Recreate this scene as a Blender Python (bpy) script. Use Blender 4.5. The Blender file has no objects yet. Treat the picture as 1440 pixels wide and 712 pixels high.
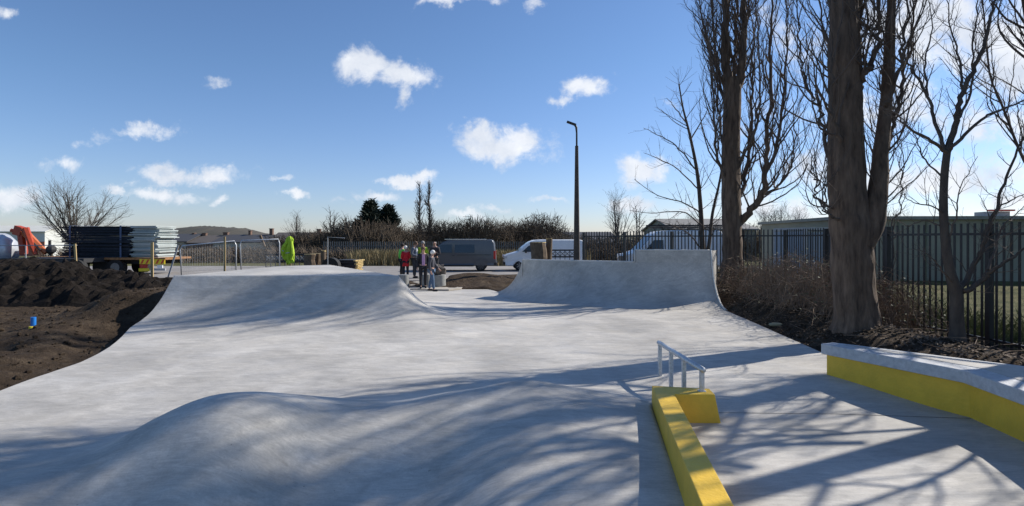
import bpy, bmesh, math, random
import numpy as np
from mathutils import Vector, noise
random.seed(7)
R = math.radians
sc = bpy.context.scene
col = sc.collection
F = 786.0; CX = 720.0; HY = 335.0; CZ = 2.3

def W(px, py, d):
    """point of the place seen along a sight line at depth d (used only to survey real positions)"""
    return Vector(((px-CX)/F*d, d, CZ-(py-HY)/F*d))
def lerp(a, b, t): return a+(b-a)*t
def sstep(t):
    t = max(0.0, min(1.0, t)); return t*t*(3-2*t)
def interp(x, pts):
    if x <= pts[0][0]: return pts[0][1]
    for (a, va), (b, vb) in zip(pts, pts[1:]):
        if x <= b: return va+(vb-va)*(x-a)/(b-a)
    return pts[-1][1]
def hsn(pts, x):   # smooth (catmull-rom like) interpolation on uneven knots
    n = len(pts)
    if x <= pts[0][0]: return pts[0][1]
    if x >= pts[-1][0]: return pts[-1][1]
    for i in range(n-1):
        if x <= pts[i+1][0]:
            x0, y0 = pts[i]; x1, y1 = pts[i+1]
            def m(k):
                a = pts[max(0, k-1)]; b = pts[min(n-1, k+1)]
                return (b[1]-a[1])/(b[0]-a[0])
            h = x1-x0; t = (x-x0)/h
            return ((2*t**3-3*t**2+1)*y0+(t**3-2*t**2+t)*h*m(i)+(-2*t**3+3*t**2)*y1+(t**3-t**2)*h*m(i+1))

# ---------------------------------------------------------------- materials
def new_mat(name):
    m = bpy.data.materials.new(name); m.use_nodes = True
    return m, m.node_tree.nodes, m.node_tree.links, m.node_tree.nodes['Principled BSDF']
def mat(name, c, rough=.7, metal=0.0, var=.15, scale=6.0, bump=0.0, bscale=40.0, c2=None, spec=.5, coord='Object', stretch=(1, 1, 1), det=6, alpha=None):
    m, N, L, b = new_mat(name)
    b.inputs['Roughness'].default_value = rough; b.inputs['Metallic'].default_value = metal
    b.inputs['Specular IOR Level'].default_value = spec
    tc = N.new('ShaderNodeTexCoord'); mp = N.new('ShaderNodeMapping'); mp.inputs['Scale'].default_value = stretch
    L.new(tc.outputs[coord], mp.inputs['Vector'])
    n = N.new('ShaderNodeTexNoise'); n.inputs['Scale'].default_value = scale; n.inputs['Detail'].default_value = det
    n.inputs['Roughness'].default_value = .62
    L.new(mp.outputs[0], n.inputs['Vector'])
    r = N.new('ShaderNodeValToRGB')
    ca = c2 if c2 else tuple(v*(1-var) for v in c); cb = c if c2 else tuple(min(1, v*(1+var)) for v in c)
    r.color_ramp.elements[0].position = .32; r.color_ramp.elements[1].position = .68
    r.color_ramp.elements[0].color = (*ca, 1); r.color_ramp.elements[1].color = (*cb, 1)
    L.new(n.outputs['Fac'], r.inputs['Fac']); L.new(r.outputs['Color'], b.inputs['Base Color'])
    if bump:
        n2 = N.new('ShaderNodeTexNoise'); n2.inputs['Scale'].default_value = bscale; n2.inputs['Detail'].default_value = 5
        L.new(mp.outputs[0], n2.inputs['Vector'])
        bp = N.new('ShaderNodeBump'); bp.inputs['Strength'].default_value = bump; bp.inputs['Distance'].default_value = .02
        L.new(n2.outputs['Fac'], bp.inputs['Height']); L.new(bp.outputs[0], b.inputs['Normal'])
    return m
def concrete_mat(name, c=(.52, .497, .46), amp=.25):
    m, N, L, b = new_mat(name)
    b.inputs['Roughness'].default_value = .62; b.inputs['Specular IOR Level'].default_value = .42
    tc = N.new('ShaderNodeTexCoord')
    def noi(scale, det, rough, st=(1, 1, 1), rot=0, dist=0):
        mp = N.new('ShaderNodeMapping'); mp.inputs['Scale'].default_value = st; mp.inputs['Rotation'].default_value = (0, 0, rot)
        L.new(tc.outputs['Object'], mp.inputs['Vector'])
        n = N.new('ShaderNodeTexNoise'); n.inputs['Scale'].default_value = scale; n.inputs['Detail'].default_value = det
        n.inputs['Roughness'].default_value = rough; n.inputs['Distortion'].default_value = dist
        L.new(mp.outputs[0], n.inputs['Vector']); return n
    def rng(n, a, b_, lo, hi):
        r = N.new('ShaderNodeMapRange'); r.inputs['From Min'].default_value = a; r.inputs['From Max'].default_value = b_
        r.inputs['To Min'].default_value = lo; r.inputs['To Max'].default_value = hi
        L.new(n.outputs['Fac'], r.inputs['Value']); return r
    def mul(a, b_):
        k = N.new('ShaderNodeMath'); k.operation = 'MULTIPLY'; L.new(a.outputs[0], k.inputs[0]); L.new(b_.outputs[0], k.inputs[1]); return k
    big = rng(noi(.55, 4, .55, dist=.6), .3, .7, 1-amp, 1+amp*.6)
    mid = rng(noi(3.2, 6, .65, st=(.55, 1.3, 1), rot=.5, dist=1.2), .28, .72, 1-amp*.8, 1+amp*.6)
    sw = rng(noi(7, 7, .72, st=(.3, 2.6, 1), rot=-.7, dist=2.6), .3, .7, 1-amp*.75, 1+amp*.55)
    fine = rng(noi(45, 6, .75), .3, .7, .9, 1.09)
    scf = rng(noi(1.7, 5, .6, st=(.1, 3.6, 1), rot=.35, dist=.8), .64, .72, 1.0, .86)
    scf2 = rng(noi(2.3, 4, .6, st=(.12, 4.5, 1), rot=-1.2, dist=.5), .66, .72, 1.0, 1.1)
    pit = rng(noi(23, 2, .5), .22, .27, .62, 1.0)
    k = mul(mul(mul(big, mid), mul(sw, fine)), mul(pit, mul(scf, scf2)))
    cm = N.new('ShaderNodeVectorMath'); cm.operation = 'SCALE'
    ramp = N.new('ShaderNodeMixRGB'); ramp.inputs[1].default_value = (*c, 1); ramp.inputs[2].default_value = (c[0]*1.04, c[1]*1.0, c[2]*.93, 1)
    L.new(noi(1.1, 3, .5).outputs['Fac'], ramp.inputs[0])
    L.new(ramp.outputs[0], cm.inputs[0]); L.new(k.outputs[0], cm.inputs['Scale']); L.new(cm.outputs[0], b.inputs['Base Color'])
    rr = rng(noi(2.0, 4, .6), .3, .7, .5, .75); L.new(rr.outputs[0], b.inputs['Roughness'])
    bp = N.new('ShaderNodeBump'); bp.inputs['Strength'].default_value = .22; bp.inputs['Distance'].default_value = .012
    bn = noi(14, 7, .7); L.new(bn.outputs['Fac'], bp.inputs['Height'])
    bp2 = N.new('ShaderNodeBump'); bp2.inputs['Strength'].default_value = .25; bp2.inputs['Distance'].default_value = .05
    L.new(noi(1.6, 3, .5).outputs['Fac'], bp2.inputs['Height']); L.new(bp.outputs[0], bp2.inputs['Normal'])
    L.new(bp2.outputs[0], b.inputs['Normal'])
    return m
M = {}
M['conc'] = concrete_mat('skate_concrete')
M['conc_lip'] = concrete_mat('sunlit_edge_concrete', (.6, .6, .58), .08)  # paler than the floor: sun along the edges put into the colour
M['cast'] = mat('exposed_cast_concrete', (.5, .505, .51), .7, var=.16, scale=14, bump=.25, bscale=60)
M['joint'] = mat('joint_sealant', (.05, .05, .055), .8)
M['yellow'] = mat('yellow_masonry_paint', (.8, .5, .04), .5, var=.1, scale=3.5, bump=.3, bscale=30)
M['galv'] = mat('galvanised_steel', (.6, .61, .62), .45, .5, var=.22, scale=30)
M['galvdull'] = mat('dull_galvanised_wire', (.42, .42, .42), .6, .4, var=.15, scale=12)
M['slab'] = mat('pale_paving_slab', (.42, .38, .32), .85, var=.14, scale=3, bump=.3)
M['road'] = mat('worn_road', (.27, .25, .23), .9, var=.18, scale=.8, bump=.3)
M['bark'] = mat('poplar_bark', (.21, .145, .1), .95, c2=(.06, .04, .028), scale=9, bump=1.0, bscale=24, stretch=(1, 1, .2))
M['bark2'] = mat('young_bark', (.11, .085, .065), .9, c2=(.055, .042, .035), scale=9, bump=.6, bscale=20, stretch=(1, 1, .3))
M['twig'] = mat('twig_bark', (.12, .09, .07), .9, var=.25, scale=3)
M['twigfar'] = mat('distant_twig_bark', (.10, .085, .07), .95, var=.25, scale=1)
M['scrub'] = mat('bare_scrub_twigs', (.15, .11, .075), .95, c2=(.08, .06, .04), scale=.5)
M['bramble'] = mat('bramble_stems', (.3, .21, .14), .9, c2=(.12, .08, .055), scale=3)
M['leaf'] = mat('dead_leaves', (.23, .15, .09), .85, c2=(.07, .05, .035), scale=4)
M['gleaf'] = mat('bramble_leaves', (.09, .12, .04), .7, c2=(.05, .06, .025), scale=4)
M['drygrass'] = mat('dry_tall_grass', (.36, .27, .14), .9, c2=(.17, .14, .06), scale=2)
M['green'] = mat('rough_grass_blades', (.13, .14, .045), .9, c2=(.07, .09, .03), scale=2)
M['conifer'] = mat('conifer_needles', (.018, .032, .016), .8, c2=(.008, .016, .009), scale=3)
M['black'] = mat('black_powder_coat', (.014, .014, .016), .45, var=.2)
M['rubber'] = mat('tyre_rubber', (.02, .02, .02), .85)
M['alloy'] = mat('wheel_alloy', (.1, .1, .11), .35, .8)
M['alloyl'] = mat('steel_wheel_disc', (.3, .3, .31), .4, .7)
M['vangrey'] = mat('dark_grey_metallic_paint', (.1, .105, .12), .28, .3, var=.05, spec=.6)
M['vanwhite'] = mat('white_van_paint', (.82, .83, .84), .3, var=.04)
M['glass'] = mat('dark_vehicle_glass', (.02, .026, .03), .08, var=.05, spec=.8)
M['plastic'] = mat('black_plastic_trim', (.025, .025, .027), .55)
M['redlight'] = mat('red_tail_lamp', (.45, .02, .015), .25)
M['lamp'] = mat('headlamp_lens', (.6, .62, .65), .12)
M['chrome'] = mat('bright_trim', (.6, .6, .62), .2, .9)
M['wood'] = mat('new_softwood_stake', (.48, .34, .16), .85, var=.2, scale=6, stretch=(1, 1, .2))
M['oldwood'] = mat('weathered_timber', (.2, .14, .09), .9, c2=(.1, .07, .045), scale=5, bump=.5)
M['endgrain'] = mat('sawn_timber_ends', (.62, .46, .2), .85, var=.15)
M['hiviz'] = mat('high_visibility_yellow_fabric', (.45, .64, .04), .85, var=.1)
M['hivizg'] = mat('high_visibility_green_fabric', (.12, .6, .08), .8, var=.1)
M['reflect'] = mat('reflective_band', (.6, .6, .6), .4, .3)
M['darkpanel'] = mat('dark_blue_grey_panel_steel', (.035, .042, .055), .85, 0, spec=.15, var=.3, scale=3)
M['palepanel'] = mat('pale_green_grey_panel_board', (.43, .47, .45), .6, var=.12, scale=3)
M['strap'] = mat('blue_ratchet_strap', (.09, .12, .2), .8)
M['rust'] = mat('rusty_bed_rail', (.3, .15, .06), .8, .2, var=.3)
M['chassis'] = mat('dark_chassis_paint', (.03, .03, .032), .7)
M['chevy'] = mat('yellow_chevron', (.85, .62, .02), .5)
M['chevr'] = mat('red_chevron', (.6, .05, .02), .5)
M['orange'] = mat('orange_crane_paint', (.45, .06, .02), .45, var=.2)
M['orange2'] = mat('faded_orange_crane_arm', (.55, .15, .05), .45, var=.15)
M['silver'] = mat('silver_tank_shell', (.55, .57, .6), .35, .3, var=.1)
M['shed'] = mat('off_white_profiled_cladding', (.62, .62, .57), .6, var=.06, scale=1)
M['shedroof'] = mat('pale_cream_roof_sheet', (.7, .68, .6), .6, var=.06, scale=1)
M['brick'] = mat('red_brick', (.36, .13, .08), .85, var=.2, scale=8)
M['brickd'] = mat('brown_brick', (.17, .1, .07), .85, var=.2, scale=8)
M['slate'] = mat('dark_slate_roof', (.06, .06, .065), .7, var=.2, scale=5)
M['tile'] = mat('brown_roof_tile', (.1, .085, .075), .8, var=.2, scale=4)
M['render'] = mat('cream_render', (.4, .36, .3), .85, var=.1)
M['wallgreen'] = mat('olive_grey_cladding', (.27, .265, .2), .8, var=.12, scale=.6)
M['container'] = mat('blue_grey_corrugated_steel', (.33, .38, .44), .6, .1, var=.1, scale=1)
M['column'] = mat('aged_concrete_lamp_column', (.12, .095, .075), .9, c2=(.07, .055, .045), scale=3, bump=.4)
M['lampblack'] = mat('dark_lantern_casing', (.03, .03, .033), .5)
M['stool'] = mat('grey_cast_stool_concrete', (.3, .3, .28), .85, var=.15, scale=8)
M['stone'] = mat('mottled_brown_stone', (.2, .17, .14), .9, c2=(.06, .05, .045), scale=9, bump=.8)
M['skin'] = mat('skin', (.5, .29, .21), .6, var=.05)
M['bluepipe'] = mat('blue_plastic', (.02, .2, .62), .4)
M['ycap'] = mat('yellow_plastic', (.75, .6, .02), .5)
M['redbrick2'] = mat('orange_red_plastic', (.75, .09, .02), .5)
M['hill'] = mat('wooded_hillside', (.08, .07, .055), .95, c2=(.045, .045, .035), scale=.03)
M['field'] = mat('far_olive_field', (.13, .13, .07), .95, c2=(.09, .09, .055), scale=.02)
def cloth(name, c): 
    k = 'cloth_'+name
    if k not in M: M[k] = mat(name+'_fabric', c, .85, var=.12, scale=12)
    return M[k]

def soil_mat():
    m, N, L, b = new_mat('bare_soil_and_grass')
    b.inputs['Roughness'].default_value = .95; b.inputs['Specular IOR Level'].default_value = .15
    tc = N.new('ShaderNodeTexCoord')
    def noi(s, d, r=.6):
        n = N.new('ShaderNodeTexNoise'); n.inputs['Scale'].default_value = s; n.inputs['Detail'].default_value = d; n.inputs['Roughness'].default_value = r
        L.new(tc.outputs['Object'], n.inputs['Vector']); return n
    def ramp(n, cs, ps):
        r = N.new('ShaderNodeValToRGB'); e = r.color_ramp.elements
        e[0].position = ps[0]; e[0].color = (*cs[0], 1); e[1].position = ps[-1]; e[1].color = (*cs[-1], 1)
        for c, p in zip(cs[1:-1], ps[1:-1]):
            q = e.new(p); q.color = (*c, 1)
        L.new(n.outputs['Fac'], r.inputs['Fac']); return r
    soil = ramp(noi(2.2, 9, .72), [(.034, .024, .016), (.072, .051, .034), (.14, .103, .068)], [.3, .52, .72])
    grass = ramp(noi(1.2, 8, .7), [(.05, .055, .022), (.11, .11, .045), (.2, .17, .085)], [.3, .5, .7])
    at = N.new('ShaderNodeAttribute'); at.attribute_name = 'grass'
    ad = N.new('ShaderNodeMath'); ad.operation = 'ADD'
    sb = N.new('ShaderNodeMath'); sb.operation = 'MULTIPLY_ADD'; L.new(noi(.9, 8, .7).outputs['Fac'], sb.inputs[0]); sb.inputs[1].default_value = 2.4; sb.inputs[2].default_value = -1.2
    L.new(at.outputs['Fac'], ad.inputs[0]); L.new(sb.outputs[0], ad.inputs[1])
    mr = N.new('ShaderNodeMapRange'); mr.inputs['From Min'].default_value = .4; mr.inputs['From Max'].default_value = .62; L.new(ad.outputs[0], mr.inputs['Value'])
    mx = N.new('ShaderNodeMixRGB'); L.new(mr.outputs[0], mx.inputs[0]); L.new(soil.outputs[0], mx.inputs[1]); L.new(grass.outputs[0], mx.inputs[2])
    L.new(mx.outputs[0], b.inputs['Base Color'])
    bp = N.new('ShaderNodeBump'); bp.inputs['Strength'].default_value = .9; bp.inputs['Distance'].default_value = .14
    L.new(noi(9, 9, .75).outputs['Fac'], bp.inputs['Height']); L.new(bp.outputs[0], b.inputs['Normal'])
    return m
M['soil'] = soil_mat()
def heap_mat():
    m, N, L, b = new_mat('shaded_dug_soil')  # soil colour darkened to carry the backlit shade of the heap
    b.inputs['Roughness'].default_value = .95; b.inputs['Specular IOR Level'].default_value = .15
    tc = N.new('ShaderNodeTexCoord'); n = N.new('ShaderNodeTexNoise'); n.inputs['Scale'].default_value = 3; n.inputs['Detail'].default_value = 10; n.inputs['Roughness'].default_value = .75
    L.new(tc.outputs['Object'], n.inputs['Vector'])
    r = N.new('ShaderNodeValToRGB'); r.color_ramp.elements[0].position = .35; r.color_ramp.elements[0].color = (.006, .005, .004, 1); r.color_ramp.elements[1].position = .72; r.color_ramp.elements[1].color = (.032, .024, .019, 1)
    L.new(n.outputs['Fac'], r.inputs['Fac']); L.new(r.outputs[0], b.inputs['Base Color'])
    bp = N.new('ShaderNodeBump'); bp.inputs['Strength'].default_value = 1; bp.inputs['Distance'].default_value = .1
    L.new(n.outputs['Fac'], bp.inputs['Height']); L.new(bp.outputs[0], b.inputs['Normal'])
    return m
M['heap'] = heap_mat()

# ---------------------------------------------------------------- object helpers
def tag(o, label=None, cat=None, group=None, kind=None):
    if label: o['label'] = label
    if cat: o['category'] = cat
    if group: o['group'] = group
    if kind: o['kind'] = kind
    return o
def thing(name, label, cat, loc=(0, 0, 0), rz=0, group=None):
    o = bpy.data.objects.new(name, None); col.objects.link(o)
    o.location = loc; o.rotation_euler = (0, 0, rz); o.empty_display_size = .3
    return tag(o, label, cat, group)
class MB:
    def __init__(s): s.v = []; s.f = []; s.n = 0
    def add(s, vs, fs):
        b = s.n; s.v.extend([tuple(p) for p in vs]); s.f.extend([tuple(i+b for i in f) for f in fs]); s.n += len(vs); return s
    def box(s, c, d, rz=0, rx=0, ry=0):
        from mathutils import Euler
        e = Euler((rx, ry, rz)).to_matrix(); c = Vector(c); vs = []
        for z in (-1, 1):
            for x, y in ((-1, -1), (1, -1), (1, 1), (-1, 1)):
                vs.append(c+e@Vector((x*d[0]/2, y*d[1]/2, z*d[2]/2)))
        return s.add(vs, [(3, 2, 1, 0), (4, 5, 6, 7), (0, 1, 5, 4), (1, 2, 6, 5), (2, 3, 7, 6), (3, 0, 4, 7)])
    def tube(s, pts, rad, k=6, cap=True):
        pts = [Vector(p) for p in pts]; n = len(pts)
        if not hasattr(rad, '__len__'): rad = [rad]*n
        t = (pts[1]-pts[0]).normalized()
        u = t.orthogonal().normalized(); vs = []
        for i in range(n):
            if i == 0: d = pts[1]-pts[0]
            elif i == n-1: d = pts[-1]-pts[-2]
            else: d = pts[i+1]-pts[i-1]
            d.normalize(); u = (u-d*u.dot(d)).normalized(); w = d.cross(u)
            for j in range(k):
                a = 2*math.pi*j/k
                vs.append(pts[i]+(u*math.cos(a)+w*math.sin(a))*rad[i])
        fs = []
        for i in range(n-1):
            for j in range(k):
                a = i*k+j; b = i*k+(j+1) % k
                fs.append((a, b, b+k, a+k))
        if cap:
            fs.append(tuple(range(k-1, -1, -1))); fs.append(tuple((n-1)*k+j for j in range(k)))
        return s.add(vs, fs)
    def cyl(s, a, b, r, r2=None, k=16): return s.tube([a, b], [r, r if r2 is None else r2], k)
    def prism(s, poly, z0, z1, top=None):
        n = len(poly); top = top or poly
        vs = [(x, y, z0) for x, y in poly]+[(x, y, z1) for x, y in top]
        fs = [tuple(range(n-1, -1, -1)), tuple(range(n, 2*n))]+[(i, (i+1) % n, (i+1) % n+n, i+n) for i in range(n)]
        return s.add(vs, fs)
    def blob(s, c, r, seg=10, rings=6, jit=0, sc_=(1, 1, 1)):
        vs = []; fs = []; c = Vector(c)
        for i in range(rings+1):
            th = math.pi*i/rings
            for j in range(seg):
                ph = 2*math.pi*j/seg
                d = Vector((math.sin(th)*math.cos(ph)*sc_[0], math.sin(th)*math.sin(ph)*sc_[1], math.cos(th)*sc_[2]))
                vs.append(c+d*r*(1+jit*noise.noise(c+d*3)))
        for i in range(rings):
            for j in range(seg):
                a = i*seg+j; b = i*seg+(j+1) % seg
                fs.append((a, a+seg, b+seg, b))
        return s.add(vs, fs)
    def build(s, name, m, parent=None, origin=None, smooth=False, bevel=0):
        o_ = Vector(origin) if origin is not None else Vector((0, 0, 0))
        me = bpy.data.meshes.new(name)
        me.from_pydata([tuple(Vector(p)-o_) for p in s.v], [], s.f)
        me.materials.append(m); me.update()
        bm = bmesh.new(); bm.from_mesh(me); bmesh.ops.recalc_face_normals(bm, faces=bm.faces) if s.n < 60000 else None
        if bevel: bmesh.ops.bevel(bm, geom=list(bm.edges), offset=bevel, segments=2, profile=.5, affect='EDGES', clamp_overlap=True)
        bm.to_mesh(me); bm.free()
        if smooth: me.shade_smooth()
        o = bpy.data.objects.new(name, me); col.objects.link(o)
        if parent: o.parent = parent
        elif origin is not None: o.location = o_
        return o
def kids(o): return [c for c in bpy.data.objects if c.parent == o]
def copy_tree(o, parent=None):
    c = o.copy(); col.objects.link(c)
    if parent: c.parent = parent
    for ch in kids(o): copy_tree(ch, c)
    return c
def raw(name, vs, fs, m, parent=None, smooth=False, loc=None):
    me = bpy.data.meshes.new(name); me.from_pydata(vs, [], fs); me.materials.append(m); me.update()
    if smooth: me.shade_smooth()
    o = bpy.data.objects.new(name, me); col.objects.link(o)
    if parent: o.parent = parent
    if loc is not None: o.location = loc
    return o

# ================================================================ SKATE SURFACE
DECK = [(-8.95, 14.8), (-8.3, 20.0), (-6.8, 20.9), (-3.0, 14.8)]
ZD = 1.3; ZP = 1.18; SX = 1.1; BL = 2.6
def xl(y): return interp(y, [(0, -7.0), (5, -7.3), (8.2, -7.5), (9.0, -7.48), (9.8, -7.57), (10.5, -7.77), (11.1, -7.98), (11.6, -8.19), (12.0, -8.37), (12.4, -8.56), (12.8, -8.75), (13.2, -8.88), (13.6, -8.95), (14.1, -8.98), (14.8, -8.95), (20.0, -8.32), (20.9, -6.9), (23.8, -4.9)])
def xr(y): return interp(y, [(0, 8.2), (5.5, 7.4), (7.6, 6.9), (8.95, 5.15), (9.6, 5.9), (10.6, 5.9), (14.5, 6.25), (16.9, 6.45), (18.0, 6.1), (19.5, 2.2), (22.5, -.5), (23.8, -1.0)])
def deck_dist(x, y):
    P = [(a*SX, b) for a, b in DECK]; px, py = x*SX, y
    inside = True; best = 1e9; n = len(P)
    for i in range(n):
        ax, ay = P[i]; bx, by = P[(i+1) % n]
        cr = (bx-ax)*(py-ay)-(by-ay)*(px-ax)
        if cr > 0: inside = False
        t = max(0, min(1, ((px-ax)*(bx-ax)+(py-ay)*(by-ay))/((bx-ax)**2+(by-ay)**2)))
        best = min(best, math.hypot(px-ax-t*(bx-ax), py-ay-t*(by-ay)))
    return 0.0 if inside else best
CRY = [(-7.5, 3.6), (-5.5, 4.7), (-4.9, 5.3), (-4.3, 5.85), (-3.9, 6.08), (-3.45, 6.15), (-3.0, 6.16), (-2.57, 6.3), (-2.02, 6.58), (-1.36, 6.72), (-.72, 7.0), (.14, 7.42), (.76, 7.45), (1.77, 7.5), (2.5, 7.5)]
CRH = [(-7.5, -.1), (-5.5, -.07), (-4.9, -.03), (-4.3, .1), (-3.9, .33), (-3.45, .52), (-3.0, .57), (-2.57, .49), (-2.02, .33), (-1.36, .29), (-.72, .35), (.14, .42), (.76, .33), (1.77, .14), (2.5, .1)]
def Hc(x, y):
    base = .12*sstep((y-7.2)/1.9)
    dd = deck_dist(x, y)
    pyr = (.85-1.0*dd if dd < .35 else (.5*max(0.0, 1-(dd-.35)/1.5)**3))+.33*max(0.0, 1-dd/5.2)**2
    # wave bank in front
    yc = hsn(CRY, x); h = hsn(CRH, x); w = sstep((x+1.2)/1.2)
    zf = interp(x, [(-7.5, -.3), (-5, -.38), (-2.5, -.42), (-.5, -.28), (.5, -.14), (1.2, -.07), (1.5, -.06)])
    yf = lerp(yc-1.6, interp(x, [(-.5, 4.6), (.4, 4.1), (1.2, 3.9)]), w)
    if y <= yc:
        t = max(0, (y-yf)/(yc-yf)); 
        fr = lerp(sstep(t), t, w)
        z = lerp(zf, h, min(1, fr))
    else:
        L_ = lerp(1.75, 1.15, w); t = min(1, (y-yc)/L_)
        fr = lerp(sstep(t), t, w)
        z = lerp(h, base, fr)
    z = z + max(0, pyr) if pyr > 0 else z
    # side of the ledge
    k = sstep((x-(1.5+.139*(y-4.8)))/.12+.5) if y < 7.3 else sstep((x-1.85)/.7)
    return lerp(z, base, k)
ys = []
y = .3
while y < 23.8:
    ys.append(y); y += .075
# crisp rows at the deck lip
ys = sorted(set([round(v, 4) for v in ys]+[14.8, 14.785, 14.815, 20.9]))
NXc = 300
G = []
for y in ys:
    a, b = xl(y), xr(y); G.append([(a+(b-a)*i/NXc, y) for i in range(NXc+1)])
verts = []; zmap = []
for row in G:
    for (x, y) in row: verts.append((x, y, Hc(x, y)))
nr = len(G); nc = NXc+1
faces = {'g': [], 'p': [], 'w': []}
for j in range(nr-1):
    for i in range(nc-1):
        f = (j*nc+i, j*nc+i+1, (j+1)*nc+i+1, (j+1)*nc+i)
        x = sum(verts[k][0] for k in f)/4; y = sum(verts[k][1] for k in f)/4
        d = deck_dist(x, y)
        if d < BL*.97: faces['p'].append(f)
        elif x < 1.55+.139*(y-4.8) and 3.2 < y < hsn(CRY, x)+1.5 and x > -6.0 and x < 1.85: faces['w'].append(f)
        else: faces['g'].append(f)
def surf_normals(vs):
    out = []
    e = .008
    for (x, y, z) in vs:
        n = Vector((-(Hc(x+e, y)-Hc(x-e, y))/(2*e), -(Hc(x, y+e)-Hc(x, y-e))/(2*e), 1)); n.normalize(); out.append(n)
    return out
NRM = surf_normals(verts)
def sub_surface(name, fs, m, skirt=True):
    idx = {}; vs = []; nf = []; nm = []
    for f in fs:
        t = []
        for k in f:
            if k not in idx: idx[k] = len(vs); vs.append(verts[k]); nm.append(NRM[k])
            t.append(idx[k])
        nf.append(tuple(t))
    me = bpy.data.meshes.new(name); me.from_pydata(vs, [], nf); me.materials.append(m); me.update(); me.shade_smooth()
    me.normals_split_custom_set_from_vertices(nm)
    o = bpy.data.objects.new(name, me); col.objects.link(o); return o
cg = sub_surface('skatepark_floor', faces['g'], M['conc']); tag(cg, kind='structure')
hp = sub_surface('skate_bank', faces['p'], M['conc']); tag(hp, 'tall grey concrete bank at the left with a flat pale deck and curved sides', 'skate ramp')
wv = sub_surface('skate_roller', faces['w'], M['conc']); tag(wv, 'low grey concrete roller with a rounded hump in the foreground left of the ledge', 'skate ramp')
# slab edge skirts as part of the floor
sk = MB()
for side in (0, NXc):
    for j in range(nr-1):
        a = verts[j*nc+side]; b = verts[(j+1)*nc+side]
        sk.add([a, b, (b[0], b[1], b[2]-.7), (a[0], a[1], a[2]-.7)], [(0, 1, 2, 3)])
for i in range(nc-1):
    a = verts[(nr-1)*nc+i]; b = verts[(nr-1)*nc+i+1]
    sk.add([a, b, (b[0], b[1], b[2]-.5), (a[0], a[1], a[2]-.5)], [(0, 1, 2, 3)])
sk.build('slab_edge', M['conc'], cg)
# lip along the front of the deck, its pale colour stands for sun on the edge
lip = MB()
for (a, b) in ((DECK[0], DECK[3]),):
    n = 40
    pts = [(lerp(a[0], b[0], i/n), lerp(a[1], b[1], i/n)) for i in range(n+1)]
    lip.tube([(x, y+.03, ZD-.012) for x, y in pts], .022, 6)
lip.build('lip', M['conc_lip'], hp)
# sawn joints
def joint(pts, w=.012, parent=cg):
    mb = MB(); P_ = []
    for (a, b) in zip(pts, pts[1:]):
        n = max(2, int(math.hypot(b[0]-a[0], b[1]-a[1])/.1))
        for i in range(n): P_.append((lerp(a[0], b[0], i/n), lerp(a[1], b[1], i/n)))
    P_.append(pts[-1])
    for (a, b) in zip(P_, P_[1:]):
        dx, dy = b[0]-a[0], b[1]-a[1]; l = math.hypot(dx, dy); nx, ny = -dy/l*w/2, dx/l*w/2
        mb.add([(a[0]+nx, a[1]+ny, Hc(*a)+.004), (a[0]-nx, a[1]-ny, Hc(*a)+.004), (b[0]-nx, b[1]-ny, Hc(*b)+.004), (b[0]+nx, b[1]+ny, Hc(*b)+.004)], [(0, 1, 2, 3)])
    return mb.build('saw_joint', M['joint'], parent)
joint([(2.72, 7.35), (4.2, 7.3), (5.85, 7.12)])

# ================================================================ QUARTER RAMP
UB = [(0, -.85), (.12, -.3), (.25, .55), (.45, 2.2), (.67, 4.2), (1, 6.42)]; VB = [(0, 22.6), (.12, 20.8), (.25, 19.1), (.45, 17.65), (.67, 17.1), (1, 16.9)]
UT = [(0, .39), (.12, .9), (.25, 1.55), (.45, 2.75), (.67, 4.16), (1, 6.42)]; VT = [(0, 20.9), (.12, 20.5), (.25, 20.05), (.45, 19.45), (.67, 18.85), (1, 18.1)]
ZL, ZH = 1.49, 1.89; ZB = .12
def ramp_pt(u, v):
    bx, by, tx, ty = hsn(UB, u), hsn(VB, u), hsn(UT, u), hsn(VT, u)
    s = .955*v; z = ZB+.003+(ZL-ZB)*(1-math.sqrt(1-s*s))/(1-math.sqrt(1-.955**2))
    return Vector((lerp(bx, tx, v), lerp(by, ty, v), z))
NU, NV = 90, 26
rt = thing('quarter_ramp', 'grey concrete quarter ramp with a curved shaded face and a raised right section', 'skate ramp', (3, 19, .1))
OR = Vector((3, 19, .1))
vs = []; fs = []
uu = [i/NU for i in range(NU+1)]
vv = [1-(1-j/NV)**1.3 for j in range(NV+1)]
for u in uu:
    for v in vv: vs.append(tuple(ramp_pt(u, v)-OR))
for i in range(NU):
    for j in range(NV): fs.append((i*(NV+1)+j, (i+1)*(NV+1)+j, (i+1)*(NV+1)+j+1, i*(NV+1)+j+1))
raw('face', vs, fs, M['conc'], rt, True)
US = .67
mb = MB()   # upper extension of the tall section
hu = [US+(1-US)*i/30 for i in range(31)]
up = lambda u, z: (ramp_pt(u, 1)+Vector((0, (z-ZL)*.14, z-ZL)))
for a, b in zip(hu, hu[1:]):
    for k in range(4):
        z0 = lerp(ZL, ZH, k/4); z1 = lerp(ZL, ZH, (k+1)/4)
        mb.add([up(a, z0), up(b, z0), up(b, z1), up(a, z1)], [(0, 1, 2, 3)])
o = mb.build('extension_face', M['conc'], rt, OR, True)
mb = MB()   # decks, backs, ends
def deckback(u): 
    p = ramp_pt(u, 1); return Vector((p.x+.35, p.y+.75, 0))
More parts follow.
